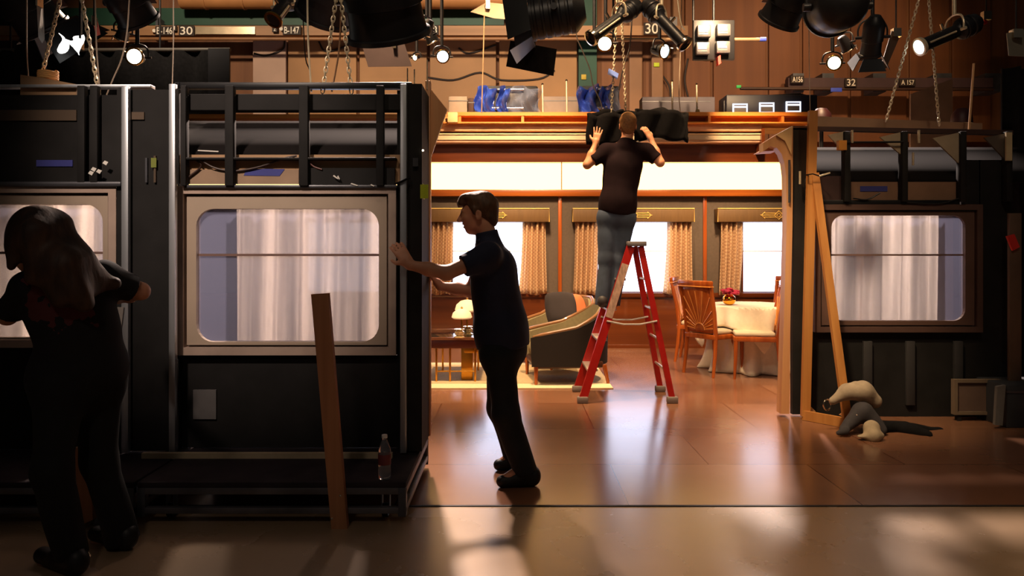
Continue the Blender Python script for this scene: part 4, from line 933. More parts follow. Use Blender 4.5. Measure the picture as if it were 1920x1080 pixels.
def person(name, label, J, fwd, hfwd, look, vox=.0065):
    g = lambda k: np.array(J[k], float)
    ft = thing(name, label, 'person', Vector((J['anL'][0], J['anL'][1], look.get('base', 0.0))))
    up = nrm(g('chest')-g('pel')); R = basis(fwd, up); HR = basis(hfwd, J.get('hup', (0, 0, 1)))
    wS, wC, wW, wH = look['w']; dC, dW, dH = look['d']
    tl = np.linalg.norm(g('chest')-g('pel'))
    def torso(g_, clip=None):
        c1, p1 = g('chest'), g('pel')
        m = lambda t: p1+(c1-p1)*t+np.array(look.get('bow', (0, 0, 0)))*4*t*(1-t)
        return [ell(m(0), (wH+g_, dH+g_, .13), R, .06, 'u', clip), ell(m(.33), (wW+g_, dW+g_, .15), R, .06, 'u', clip), ell(m(.66), ((wW+wC)/2+g_, (dW+dC)/2+g_, .16), R, .07, 'u', clip), ell(m(1), (wC+g_, dC+g_, .15), R, .07, 'u', clip)]
    body = head_prims(g('head'), HR, look.get('hs', 1), look.get('mouth', False))
    hn = g('head')-HR[:, 2]*.085-HR[:, 1]*.03
    body += [cone(g('neck'), hn, .062*look.get('nk', 1), .054*look.get('nk', 1), .03)]
    body += torso(-.02)
    for s in 'LR':
        S_, E_, W_ = g('sh'+s), g('el'+s), g('wr'+s); a = look.get('arm', 1)
        body += [cone(g('neck')-R[:, 2]*.03, S_, .05, .045, .04), cone(S_, E_, .049*a, .040*a, .02), cone(E_, (E_+W_)/2, .040*a, .037*a, .02), cone((E_+W_)/2, W_, .037*a, .026*a, .02)]
        h = J['hand'+s]; body += hand(W_, *h)
        H_, K_, A_ = g('hip'+s), g('kn'+s), g('an'+s)
        body += [cone(H_, K_, .075, .052, .03), cone(K_, A_, .050, .036, .03), cone(A_, g('toe'+s), .034, .024, .02)]
    sdf_mesh('body', body, vox, look['skin'], ft)
    # shirt
    sl = look.get('sleeve', .55); sh = []
    hem = g('pel')+up*look.get('hem', -.02)
    sh += torso(.014, [(hem, -up)])
    sh += [ell(g('pel')+up*(look.get('hem', 0)+.09), (wH+.024, dH+.024, .16), R, .05, 'u', [(hem, -up)])]
    for s in 'LR':
        S_, E_ = g('sh'+s), g('el'+s); d = nrm(E_-S_); q = S_+(E_-S_)*sl
        sh += [cone(g('neck')-R[:, 2]*.055, S_-R[:, 2]*.0, .06, .062, .05), cone(S_, S_+(E_-S_)*(sl+.3), .066*look.get('arm', 1), .064*look.get('arm', 1), .05, 'u', [(q, d)])]
    nd = nrm(hn-g('neck')); sh += [cone(g('neck')-nd*.05, g('neck')+nd*look.get('collar', .02), .073*look.get('nk', 1), .068*look.get('nk', 1), .03, 'u', [(g('neck')+nd*look.get('collar', .02), nd)])]
    sdf_mesh('shirt', sh, vox, look['shirt'], ft, folds(.007, 17, 3))
    tr = [ell(g('pel')-up*.03, (wH+.006, dH+.006, .14), R, .05, 'u', [(g('pel')+up*.06, up)])]
    for s in 'LR':
        H_, K_, A_ = g('hip'+s), g('kn'+s), g('an'+s); d = nrm(A_-K_); l = look.get('leg', 1)
        tr += [cone(H_, K_, .098*l, .074*l, .05), cone(K_, A_+d*.12, .073*l, .066*l, .04, 'u', [(A_+d*look.get('cuff', .035), d)]), cone(H_, g('pel'), .1*l, .1*l, .05)]
    sdf_mesh('trousers', tr, vox, look['trousers'], ft, folds(.008, 15, 8))
    for s in 'LR':
        A_, T_ = g('an'+s), g('toe'+s); z0 = J['sole'+s]; d = T_-A_; d[2] = 0; d = nrm(d)
        hl = np.array([*(A_-d*.045)[:2], z0+.042]); to = np.array([*(T_)[:2], z0+.034]); cl = [((0, 0, z0), (0, 0, -1))]
        sdf_mesh('shoe', [cone(hl, to, .044, .036, .02, 'u', cl), cone(hl+np.array([0, 0, .03]), (hl+to)/2+np.array([0, 0, .022]), .044, .034, .03, 'u', cl), cone(A_*[1, 1, 0]+[0, 0, z0+.075], A_*[1, 1, 0]+[0, 0, z0+.1], .045, .045, .02)], .006, look['shoe'], ft)
    if look.get('eyes'):
        for s in (-1, 1):
            c = g('head')+HR[:, 0]*.030*s+HR[:, 1]*.0795+HR[:, 2]*.006
            MB().sph(c, .0125, n=12).build('eye', mat('eye_white', (210, 200, 192), .2, var=0), ft); 
    return ft, HR, g
SKIN = mat('fair_skin', (214, 150, 118), .5, var=.05, scale=12)
JEANS = mat('blue_jeans', (66, 78, 98), .85, var=.22, scale=9, bump=.1)
# -- the man pushing the flat
yc = 4.42
def pq(x, y, Y=None): return P(x, y, Y or yc)
J = dict(pel=pq(943, 648), chest=pq(925, 506), neck=pq(914, 448), head=pq(897, 400), hup=(-.12, 0, 1),
         shL=pq(916, 478, 4.25), elL=pq(838, 512, 4.15), wrL=pq(768, 497, 4.135), handL=((-.55, .12, .80), (-.35, 1, 0), 1, .5, .3, 1.0),
         shR=pq(910, 474, 4.60), elR=pq(884, 545, 4.62), wrR=pq(826, 537, 4.6), handR=((-.62, 0, .75), (-.75, .0, -.62), -1, .35, .3, 1.0),
         hipL=pq(938, 668, 4.33), knL=pq(948, 775, 4.29), anL=pq(984, 876, 4.31), toeL=pq(942, 900, 4.29), soleL=0.001,
         hipR=pq(944, 666, 4.52), knR=pq(938, 768, 4.6), anR=pq(962, 852, 4.64), toeR=pq(936, 870, 4.62), soleR=0.001)
look = dict(w=(.2, .175, .15, .16), d=(.125, .135, .135), skin=SKIN, shirt=mat('navy_polo', (34, 38, 66), .8, var=.15, scale=14, bump=.1), trousers=mat('dark_jeans', (28, 29, 34), .85, var=.2, scale=12), shoe=mat('black_shoe', (20, 19, 20), .5), hem=-.0, mouth=True, eyes=True, collar=.045, sleeve=.62, hs=1.02, leg=1.02, cuff=.03)
m1, HR, g = person('person', 'person in navy shirt and dark trousers leaning to push the flat', J, (-.99, .08, -.05), (-.99, .08, -.12), look)
c = g('head'); A = lambda x, y, z: c+HR[:, 0]*x+HR[:, 1]*y+HR[:, 2]*z
hcl = [(A(0, .02, .005), HR[:, 1]*.78-HR[:, 2]*.62)]
BROWNH = mat('brown_hair', (104, 70, 46), .6, var=.3, scale=50, stretch=(1, 1, .3), bump=.4)
sdf_mesh('hair', [ell(A(0, -.022, .04), (.086, .104, .092), HR, .01, 'u', hcl), ell(A(0, .05, .098), (.062, .056, .03), HR, .03), cone(A(-.03, .09, .075), A(.03, .09, .075), .022, .022, .02), cone(A(0, .1, .07), A(0, .108, .055), .018, .008, .02), ell(A(0, -.08, -.03), (.055, .035, .06), HR, .03),
                  cone(A(-.078, .015, .03), A(-.078, .014, -.005), .012, .008, .01), cone(A(.078, .015, .03), A(.078, .014, -.005), .012, .008, .01)], .006, BROWNH, m1, folds(.003, 70, 4))
sdf_mesh('collar', [cone(g('neck')+np.array([.0, -.03, .015]), g('neck')+np.array([-.05, -.055, -.015]), .02, .015), cone(g('neck')+np.array([.02, .0, .03]), g('neck')+np.array([0, -.06, .01]), .018, .016)], .007, MATS['navy_polo'], m1)
# -- the man on the stepladder
yc = 6.9; SZ = .841
J = dict(pel=pq(1156, 396), chest=pq(1169, 308), neck=pq(1174, 266), head=pq(1177, 235, 6.93), hup=(0, -.1, 1),
         shL=pq(1137, 283), elL=pq(1101, 309, 6.86), wrL=pq(1117, 270, 6.90), handL=((.18, .05, 1), (0, 1, -.05), 1, .10, .9, .95),
         shR=pq(1213, 282), elR=pq(1238, 305, 6.86), wrR=pq(1221, 262, 6.93), handR=((-.45, .1, .85), (-.6, .8, 0), -1, .5, .3, .95),
         hipL=pq(1139, 408), knL=pq(1136, 486, 6.88), anL=pq(1130, 557, 6.85), toeL=pq(1132, 566, 6.99), soleL=SZ,
         hipR=pq(1172, 408), knR=pq(1161, 488, 6.91), anR=pq(1152, 557, 6.88), toeR=pq(1154, 566, 7.02), soleR=SZ)
look = dict(base=SZ, w=(.2, .165, .152, .15), d=(.11, .115, .12), skin=mat('warm_skin', (222, 152, 112), .5, var=.05, scale=12), shirt=mat('maroon_black_tshirt', (32, 19, 22), .9, var=.15, scale=12, bump=.1, spec=.1), trousers=JEANS, shoe=mat('grey_brown_shoe', (58, 52, 52), .6), hem=-.02, sleeve=.72, collar=.018, hs=.98, leg=.95, cuff=.075, nk=.95, arm=.95)
m2, HR, g = person('person', 'person in dark t-shirt and jeans standing on the red stepladder, arms raised', J, (.03, 1, 0), (.05, 1, .12), look)
c = g('head'); A = lambda x, y, z: c+HR[:, 0]*x+HR[:, 1]*y+HR[:, 2]*z
sdf_mesh('hair', [ell(A(0, -.02, .034), (.080, .098, .090), HR, .01, 'u', [(A(0, .03, .0), HR[:, 1]*.7-HR[:, 2]*.7)]), ell(A(0, -.07, -.03), (.06, .04, .055), HR, .03), ell(A(0, .04, .09), (.055, .05, .028), HR, .03)], .006, mat('sandy_short_hair', (160, 112, 66), .65, var=.2, scale=60), m2, folds(.0015, 90, 4))
# -- the long haired woman at left
yc = 3.2
J = dict(pel=pq(148, 700, 3.25), chest=pq(122, 566, 3.2), neck=pq(86, 512, 3.14), head=pq(62, 458, 3.1), hup=(-.3, .1, 1),
         shL=pq(52, 540, 3.08), elL=pq(14, 592, 3.2), wrL=pq(-60, 570, 3.5), handL=((-.7, .6, .3), (-.3, .9, 0), 1, .3, .3, .92),
         shR=pq(192, 518, 3.28), elR=pq(264, 546, 3.42), wrR=pq(222, 560, 3.7), handR=((-.2, .8, .4), (0, .9, 0), -1, .3, .3, .92),
         hipL=pq(112, 720, 3.16), knL=pq(98, 880, 3.1), anL=pq(132, 1030, 3.15), toeL=pq(80, 1050, 3.25), soleL=.001,
         hipR=pq(182, 715, 3.34), knR=pq(186, 865, 3.36), anR=pq(226, 1000, 3.42), toeR=pq(180, 1015, 3.5), soleR=.001)
def printed():
    m = mat('black_printed_tshirt', (22, 21, 23), .9, var=.2, scale=14); nt = m.node_tree; N = nt.nodes; L = nt.links; b = N['Principled BSDF']
    src = b.inputs['Base Color'].links[0].from_socket; gm = N.new('ShaderNodeNewGeometry'); ds = N.new('ShaderNodeVectorMath'); ds.operation = 'DISTANCE'; ds.inputs[1].default_value = P(118, 556, 3.06)
    L.new(gm.outputs['Position'], ds.inputs[0]); no = N.new('ShaderNodeTexNoise'); no.inputs['Scale'].default_value = 16; L.new(gm.outputs['Position'], no.inputs['Vector'])
    ad = N.new('ShaderNodeMath'); ad.operation = 'MULTIPLY_ADD'; ad.inputs[1].default_value = .3; L.new(no.outputs['Fac'], ad.inputs[0]); L.new(ds.outputs['Value'], ad.inputs[2])
    lt = N.new('ShaderNodeMath'); lt.operation = 'LESS_THAN'; lt.inputs[1].default_value = .27; L.new(ad.outputs[0], lt.inputs[0])
    mx = N.new('ShaderNodeMix'); mx.data_type = 'RGBA'; L.new(lt.outputs[0], mx.inputs[0]); L.new(src, mx.inputs[6]); mx.inputs[7].default_value = lin((84, 34, 36)); L.new(mx.outputs[2], b.inputs['Base Color']); return m
look = dict(w=(.17, .155, .14, .17), d=(.115, .12, .135), skin=SKIN, shirt=printed(), trousers=mat('black_trousers', (18, 18, 19), .9), shoe=MATS['black_shoe'], hem=-.08, sleeve=.8, collar=.01, hs=.95, leg=1.02, nk=.85, arm=.95, bow=(.03, 0, .01))
m3, HR, g = person('person', 'person with long brown hair in black printed t-shirt bending at left', J, (-.75, .66, -.1), (-.86, .45, -.2), look, .008)
HAIRW = mat('long_brown_hair', (78, 52, 34), .6, var=.35, scale=24, stretch=(1, 1, .25), bump=.5)
c = g('head'); A = lambda x, y, z: c+HR[:, 0]*x+HR[:, 1]*y+HR[:, 2]*z
p = lambda x, y, Y=3.1: P(x, y, Y)
sdf_mesh('hair', [ell(A(0, -.02, .035), (.098, .108, .102), HR, .03, 'u', [(A(0, .05, .0), HR[:, 1]*.9-HR[:, 2]*.3)]), cone(p(80, 440), p(112, 488), .115, .095, .05), cone(p(112, 486), p(150, 530, 3.12), .095, .075, .05), cone(p(120, 500, 3.03), p(160, 570, 3.06), .08, .04, .05), cone(p(90, 500, 3.02), p(112, 560, 3.02), .07, .035, .04), cone(p(150, 528, 3.14), p(212, 532, 3.22), .07, .03, .05), cone(p(130, 470, 3.12), p(172, 512, 3.18), .05, .05, .06), cone(p(40, 440, 3.02), p(22, 500, 3.0), .04, .022, .04), cone(p(60, 430, 3.0), p(60, 520, 3.0), .05, .03, .04)], .008, HAIRW, m3, folds(.008, 34, 6))

# ---------------------------------------------------------------- overhead lighting rig
def topz(Y, extra=.5): return EYE+HY/F*Y+extra
LENS = mat('dark_lens_glass', (40, 42, 48), .08, spec=.9)
HOUS = mat('black_lamp_housing', (34, 33, 37), .42, .35, var=.2)
def aimM(c, aim): return Matrix.Translation(Vector(c)) @ Vector(aim).normalized().to_track_quat('Z', 'Y').to_matrix().to_4x4()
def yoke_and_hanger(t, c, aim, r, m=HOUS, side=None, lean=0, zt=None):
    c = Vector(c); a = Vector(aim).normalized(); s = a.cross(Vector((0, 0, 1))); s = s.normalized() if s.length > .1 else Vector((1, 0, 0))
    pts = [c+s*(r+.025)*k+Vector((0, 0, h)) for k, h in ((-1, 0), (-1, r*.8), (-.7, r*1.5), (0, r*1.75), (.7, r*1.5), (1, r*.8), (1, 0))]
    MB().poly(smooth_pts(pts, 4), max(.008, r*.07), 8).build('yoke', m, t)
    for k in (-1, 1): MB().tube(c+s*(r+.0)*k, c+s*(r+.05)*k, r*.16, n=12).build('yoke_knob', m, t)
    top = c+Vector((0, 0, r*1.75)); z = zt or topz(c.y); MB().tube(top, (top.x+lean, top.y, max(z, top.z+.1)), .016).build('hanger', m, t)
def fresnel(label, c, aim, r, L, lens=LENS, doors=True, group=None, name='fresnel_lamp', zt=None, ribs=True):
    t = thing(name, label, 'stage lamp', c, 0, group); M = aimM(c, aim)
    prof = [(0, -L*.62), (r*.45, -L*.62), (r*.62, -L*.55), (r*.86, -L*.45)]
    for k in range(5 if ribs else 0):
        z = -L*.4+k*L*.17; prof += [(r*.96, z), (r*1.0, z+L*.02), (r*1.0, z+L*.11), (r*.96, z+L*.13)]
    if not ribs: prof += [(r*.97, -L*.35), (r*.98, L*.1), (r*.9, L*.12), (r*.92, L*.3)]
    prof += [(r*.96, L*.46), (r*1.04, L*.47), (r*1.04, L*.53), (r*.93, L*.53), (r*.93, L*.49)]
    MB().lathe(prof, M, 36).build('housing', HOUS, t)
    MB().lathe([(0, L*.50), (r*.4, L*.495), (r*.8, L*.48), (r*.93, L*.47)], M, 36).build('lens', lens, t)
    q = lambda x, y, z: M @ Vector((x, y, z))
    MB().prism([q(-r*.5, r*.7, -L*.35), q(r*.5, r*.7, -L*.35), q(r*.5, r*1.15, -L*.25), q(-r*.5, r*1.15, -L*.25)], (M.to_3x3() @ Vector((0, 0, L*.6)))).build('lamp_base', mat('red_brown_lamp_base', (84, 54, 48), .5, .3), t)
    if doors:
        for k in range(4):
            a = k*math.pi/2+math.pi/4*0; R3 = Matrix.Rotation(a, 4, 'Z')
            w0, w1, h = r*.8, r*1.25, r*1.3
            pts = [(-w0, r*1.02, L*.53), (w0, r*1.02, L*.53), (w1, r*1.02+h*.45, L*.53+h*.8), (-w1, r*1.02+h*.45, L*.53+h*.8)]
            MB().prism([M @ R3 @ Vector(p) for p in pts], (M @ R3).to_3x3() @ Vector((0, .006, 0))).build('barn_door', BLKM, t, smooth=False)
    yoke_and_hanger(t, c, aim, r, zt=zt); return t
def profile_spot(label, tail, front, r, lens=LENS, rim=CHROME, zt=None):
    tail = Vector(tail); front = Vector(front); c = (tail+front)/2; aim = (front-tail).normalized(); L = (front-tail).length
    t = thing('profile_spot', label, 'stage lamp', c, 0, 'profile spots hanging over the set'); M = aimM(tail, aim)
    MB().lathe([(0, -.02), (r*.7, -.02), (r*1.15, .02), (r*1.2, L*.3), (r*.8, L*.36), (r*.75, L*.4), (r*.78, L*.42), (r*.78, L*.94), (r*.98, L*.95), (r*.98, L)], M, 28).build('barrel', HOUS, t)
    MB().lathe([(r*1.0, L*.96), (r*1.08, L*.965), (r*1.08, L*1.01), (r*.85, L*1.015), (r*.85, L*.98)], M, 28).build('front_rim', rim, t)
    MB().lathe([(0, L*1.0), (r*.86, L*.985)], M, 28).build('lens', lens, t)
    for k in (.1, .22): MB().lathe([(r*1.2, L*k), (r*1.3, L*(k+.015)), (r*1.3, L*(k+.04)), (r*1.2, L*(k+.055))], M, 28).build('cooling_ring', HOUS, t)
    MB().tube(M @ Vector((0, r*.8, L*.55)), M @ Vector((0, r*1.5, L*.55)), .012).build('focus_knob', CHROME, t)
    s = [M @ Vector((0, -r*.7, L*.44)), M @ Vector((0, r*.8, L*.44))]
    MB().tube(M @ Vector((r*.82, 0, L*.45)), M @ Vector((r*.82, 0, L*.9)), .008).build('side_rail', GAL, t)
    yoke_and_hanger(t, M @ Vector((0, 0, L*.4)), aim, r*1.15, GAL, zt=zt); return t
def small_lamp(label, c, aim, r, glow=LAMP, zt=None, rim=BRASS):
    t = thing('lit_spot_lamp', label, 'stage lamp', c, 0, 'small lit lamps above the set'); M = aimM(c, aim)
    MB().lathe([(0, -r*2.4), (r*.6, -r*2.3), (r*.8, -r*1.6), (r*.95, -r*.6), (r*1.05, 0), (r*1.12, 0), (r*1.12, r*.12), (r*.96, r*.12), (r*.96, -r*.1)], M, 28).build('housing', HOUS, t)
    MB().lathe([(r*1.13, -.004), (r*1.2, .0), (r*1.2, r*.12), (r*1.13, r*.16), (r*1.0, r*.16), (r*1.0, r*.12)], M, 28).build('rim', rim, t)
    MB().lathe([(0, r*.1), (r*.6, r*.06), (r*.96, -r*.04)], M, 28).build('bulb_face', glow, t)
    for a in (.6, 2.6): 
        d = M.to_3x3() @ Vector((math.cos(a), math.sin(a), 0)); MB().tube(Vector(c)+d*r*1.2, Vector(c)+d*r*1.2+M.to_3x3() @ Vector((0, 0, r*.7)), .007).build('clip', CHROME, t)
    yoke_and_hanger(t, M @ Vector((0, 0, -r*1.0)), aim, r, zt=zt); return t
# the dark fresnels at the top of the picture
fresnel('big black fresnel lamp cut by the upper left picture corner', P(48, 8, 5.0), (.35, .55, -.75), .17, .36, group='large black fresnel lamps', ribs=False)
fresnel('black fresnel lamp with lit edge, above the B-146 plate', P(238, 0, 5.0), (.2, .6, -.7), .14, .3, group='large black fresnel lamps', doors=False, ribs=False)
fresnel('black fresnel lamp hanging left of the largest one, above the pair of chains', P(622, -22, 5.4), (-.35, .6, -.7), .22, .42, group='large black fresnel lamps', doors=False, ribs=False)
fresnel('largest black fresnel lamp pointing down at top centre left', P(716, -8, 4.5), (.1, .5, -.85), .25, .46, group='large black fresnel lamps', doors=False, ribs=False)
fresnel('ribbed black fresnel lamp with open barn doors, top centre', P(1042, 28, 5.6), (-.9, .12, -.12), .16, .36, group='large black fresnel lamps')
fresnel('black fresnel lamp at top right, left one of the close pair', P(1480, 0, 5.7), (-.25, .6, -.7), .16, .34, group='large black fresnel lamps', doors=False, ribs=False)
fresnel('black fresnel lamp at top right showing its round back plate', P(1570, 12, 5.2), (.1, .95, .12), .18, .34, group='large black fresnel lamps', doors=False, ribs=False)
fresnel('slim black lamp with hanging barn doors right of the round backed fresnel', P(1636, 70, 6.4), (.1, .5, -.8), .09, .3, group='large black fresnel lamps', ribs=False)
profile_spot('long profile spot pointing down left above the ladder man', P(1194, 10, 6.2), P(1108, 72, 6.0), .062)
profile_spot('long profile spot pointing down right beside the chains', P(1212, 8, 6.2), P(1284, 84, 6.0), .062)
profile_spot('profile spot pointing left with cool lit lens, between the right chains', P(1832, 42, 6.2), P(1724, 88, 6.13), .07, LAMPC, GAL)
profile_spot('profile spot with bright gilt rim at the left, by the B-147 plate', P(546, -8, 6.2), P(512, 38, 6.0), .07, LENS, BRASS)
small_lamp('brightest small lit lamp, hanging over the left flats', P(252, 106, 6.0), (.1, -1, -.15), .06)
small_lamp('small lit lamp in the cluster left of the black flag', P(830, 106, 7.0), (.25, -1, -.3), .055, LAMPC)
small_lamp('small lit lamp just left of the chains over the ladder man', P(1134, 82, 6.6), (-.25, -1, -.3), .06)
small_lamp('small lit lamp right of the chains, turned sideways', P(1246, 96, 6.6), (.6, -.75, -.3), .06, LAMPC)
small_lamp('small warm lit lamp above the A156 plate', P(1564, 118, 6.6), (-.15, -1, -.2), .058, LAMPW)
small_lamp('small lamp head with half lit lens beside the long left profile spot', P(1108, 72, 6.9), (-.75, -.6, -.2), .045, LAMPW)
small_lamp('tiny glowing lamp low in the spot cluster by the B-148 plate', P(778, 108, 7.9), (-.5, -.8, -.3), .03, LAMPW)
# dark unlit heads in the clusters
for (x, y, ax), l in zip(((795, 62, -.5), (812, 78, .4), (1590, 92, .6), (228, 72, -.4)), ('unlit lamp head left in the cluster by the B-148 plate', 'unlit lamp head below the B-148 plate', 'unlit lamp head up right of the warm lit lamp', 'unlit lamp head above the brightest small lamp')):
    small_lamp(l, P(x, y, 7.1+.25*(x == 812)), (ax, .3, -.8), .06, LENS, rim=CHROME)['group'] = 'unlit lamp heads in the rig'
# diffusion sheet, lamp light on it painted as glow; coil on the left flat
df = thing('diffusion_sheet', 'white diffusion sheet with painted-in lamp glow hanging at upper left', 'diffusion sheet', P(130, 82, 4.9))
MB().grid(lambda u, v: P(lerp(110, 152, u)+3*math.sin(v*6), lerp(62+14*math.sin(u*3.1), 90+12*math.sin(u*9), v), 4.9)+Vector((0, .03*math.sin(u*14+v*3), 0)), 20, 8).build('sheet', emissive('painted_lamp_glow', (1, .98, .92), 2.2), df, solid=.004)
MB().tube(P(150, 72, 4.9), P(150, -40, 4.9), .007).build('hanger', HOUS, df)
co = thing('rope_coil', 'pale orange rope coil on top of the left flat', 'rope', P(90, 158, 4.36))
MB().poly([P(90+15*math.cos(i*.5), 134+i*.28, 4.36)+Vector((0, .05*math.sin(i*.5), 0)) for i in range(60)], .009, 8).build('rope', mat('pale_rope', (226, 170, 104), .8), co)
MB().tube(P(90, 178, 4.36), P(90, 132, 4.36), .02).build('peg', PINE, co)
def leaf(label, pts, Y, m, name='light_flag', up=None, d=.01):
    t = thing(name, label, 'flag', P(*pts[0], Y))
    MB().prism([P(x, y, Y+dy) for (x, y), dy in zip(pts, (0, .05, .08, .03, 0, 0, 0))], (0, d, 0)).build('panel', m, t, smooth=False)
    if up:
        MB().tube(P(up[0], up[1], Y+.02), P(up[0], -40, Y+.02), .007).build('hanger', HOUS, t)
        MB().box(P(up[0]-4, up[1]+6, Y-.012), P(up[0]+4, up[1]-6, Y+.05)).build('clip', CHROME, t)
    return t
leaf('grey pointed leaf hanging beside the upper left fresnel', [(68, -5), (79, -5), (82, 72), (78, 80), (72, 70)], 4.8, mat('grey_leaf', (112, 104, 98), .6), up=(74, 4))
leaf('tan paper flag on a thin rod at top centre', [(882, 22), (912, 4), (950, 8), (948, 36), (925, 34)], 7.5, mat('tan_flag', (168, 136, 108), .7), up=(915, 10))
leaf('dark plum flag left of the lit spot cluster', [(678, 82), (757, 78), (772, 124), (690, 125)], 8.0, mat('plum_flag', (58, 42, 44), .8), up=(740, 84))
leaf('large black flag under the ribbed fresnel', [(957, 76), (1044, 92), (1038, 142), (949, 124)], 6.0, BLKC, up=(1000, 84))
leaf('grey leaf hanging right of the slim black lamp', [(1672, 58), (1690, 62), (1662, 128), (1650, 130)], 6.9, mat('grey_brown_leaf', (92, 80, 72), .6), up=(1680, 62))
leaf('pale rounded panel cut by the right picture edge', [(1888, 62), (1930, 54), (1930, 106), (1892, 104)], 6.0, mat('pale_grey_panel', (128, 124, 112), .6), up=(1905, 64))
leaf('small red gel strip on the upper left lamp', [(173, 36), (181, 34), (187, 64), (180, 67)], 4.9, mat('red_gel', (186, 56, 50), .4), up=(177, 40))
leaf('red marker clip at upper right on the boards', [(1845, 28), (1853, 26), (1851, 44), (1845, 46)], 8.0, REDT, up=(1849, 30))
leaf('green leaf clip hanging left of the chain', [(148, 94), (157, 84), (150, 78)], 4.95, mat('dark_green_gel', (16, 66, 52), .5), up=(152, 84))
# chains
def chain(label, p0, p1, Y, m=GAL, pitch=.03):
    a, b = P(*p0, Y), P(*p1, Y); d = b-a; n = int(d.length/pitch); u = d.normalized(); s = u.cross(Vector((0, 1, 0))).normalized(); w_ = u.cross(s); m_ = MB()
    for i in range(n+1):
        c = a+u*pitch*i; k = s if i % 2 else w_
        m_.poly([c+u*(math.cos(t)*pitch*.72)+k*(math.sin(t)*pitch*.36) for t in [j*math.pi/4 for j in range(8)]], .0042, 5, True)
    return tag(m_.build('steel_chain', m), label, 'chain', 'chains holding up the flats and rig')
chain('bright chain at far left running down to the left flat', (122, -40), (70, 176), 4.34)
chain('bright chain right of the white diffusion sheet', (148, -30), (186, 179), 4.36)
chain('left chain of the pair above the middle flat', (637, -50), (605, 172), 4.36)
chain('right chain of the pair above the middle flat', (634, -50), (659, 172), 4.36)
chain('left chain holding the black light skirt', (1160, -40), (1146, 214), 7.1)
chain('right chain holding the black light skirt', (1163, -40), (1173, 206), 7.2)
chain('left chain above the right flat, slanting', (1736, -50), (1661, 228), 6.2)
chain('right chain above the right flat', (1738, -40), (1761, 236), 6.16)
def wire(label, pts, Y, r=.005, m=None, name='cable', cat='cable'):
    return tag(MB().poly(smooth_pts([P(x, y, Y+.01*i) for i, (x, y) in enumerate(pts)], 5), r, 6).build(name, m or mat('dark_cable', (40, 28, 22), .6)), label, cat)
PALEW = mat('pale_cable', (176, 156, 136), .6)
wire('thin pale wire down to the post between the left flats', [(325, -20), (325, 80), (323, 160)], 4.22, .003, PALEW)
wire('thin pale wire at far left above the plywood offcut', [(50, -20), (50, 90), (53, 142)], 4.52, .004, PALEW)
wire('pale wire hanging right of the second left chain', [(178, -20), (181, 90), (188, 178)], 4.34, .004, PALEW)
wire('curved pale cable from the fresnel down to the left flat', [(243, -10), (238, 60), (228, 110), (212, 148), (200, 178)], 4.36, .004, PALEW)
wire('bright rod standing between the B-147 plate and the pair of chains', [(576, -20), (578, 80), (584, 172)], 4.36, .006, GAL, 'hanging_rod', 'rod')
wire('dark cable hanging right beside the bright rod', [(566, -20), (572, 100), (580, 130)], 6.5, .006)
wire('brown cable slanting between the two chains', [(641, -20), (636, 90), (622, 172)], 4.38, .006, mat('tan_cable', (130, 92, 60), .6))
wire('thin rod under the tan paper flag', [(908, 30), (906, 110), (903, 212)], 7.5, .006, mat('tan_rod', (176, 138, 104), .5), 'hanging_rod', 'rod')
wire('dark cable curving down right of the black flag', [(1076, -30), (1080, 60), (1092, 95), (1106, 130), (1112, 160), (1126, 190), (1130, 214)], 7.6, .006)
wire('dark cable looping down beside the right skirt chain', [(1186, -10), (1184, 50), (1180, 90), (1168, 130), (1160, 170)], 7.3, .007)
wire('thin taut wire down to the tall brace board', [(1517, -20), (1517, 100), (1519, 210)], 6.02, .003, PALEW)
wire('thin wire hanging left of the lamp bank', [(1278, -20), (1276, 90), (1273, 170), (1276, 216)], 9.9, .006, PALEW)
wire('bright rod with hook right of the two profile spots', [(1268, -20), (1276, 40), (1284, 56)], 6.3, .006, GAL, 'hanging_rod', 'rod')
for x, y0, y1, l in ((1018, 158, 214, 'leftmost of the short upright rods on the set wall'), (1063, 151, 214, 'upright rod with cap right of the blue bundle'), (1261, 152, 214, 'upright rod on the set wall right of the ladder man'), (1307, 158, 212, 'upright rod with a pale socket foot on the set wall')):
    t = thing('upright_rod', l, 'rod', P(x, y1, YW-.3), 0, 'short rods standing on the set wall')
    MB().tube(P(x, y1, YW-.3), P(x-1, y0, YW-.3), .012).build('rod', GAL, t); MB().sph(P(x-1, y0, YW-.3), .017, n=8).build('cap', CHROME, t)
MB().lathe([(0, 0), (.03, 0), (.026, .05), (.02, .055), (0, .055)], Matrix.Translation(P(1308, 213, YW-.32))).build('socket', mat('pale_socket', (244, 208, 140), .5), bpy.data.objects['upright_rod.003'])
t = thing('upright_rod', 'tall pale rod standing on the right end of the right flat', 'rod', P(1818, 244, YR+.02))
MB().tube(P(1817, 246, YR+.02), P(1826, 119, YR+.02), .009).build('rod', mat('pale_rod', (220, 170, 120), .5), t)
for x, y0, y1, l in ((764, 128, 156, 'left short rod on the middle flat end'), (777, 130, 170, 'right short rod on the middle flat end'), (801, 112, 158, 'rod hanging behind the end of the middle flat')):
    tag(MB().tube(P(x, y1+10, 4.6), P(x, y0, 4.6), .004).build('upright_rod', GAL), l, 'rod', 'rods over the middle flat')
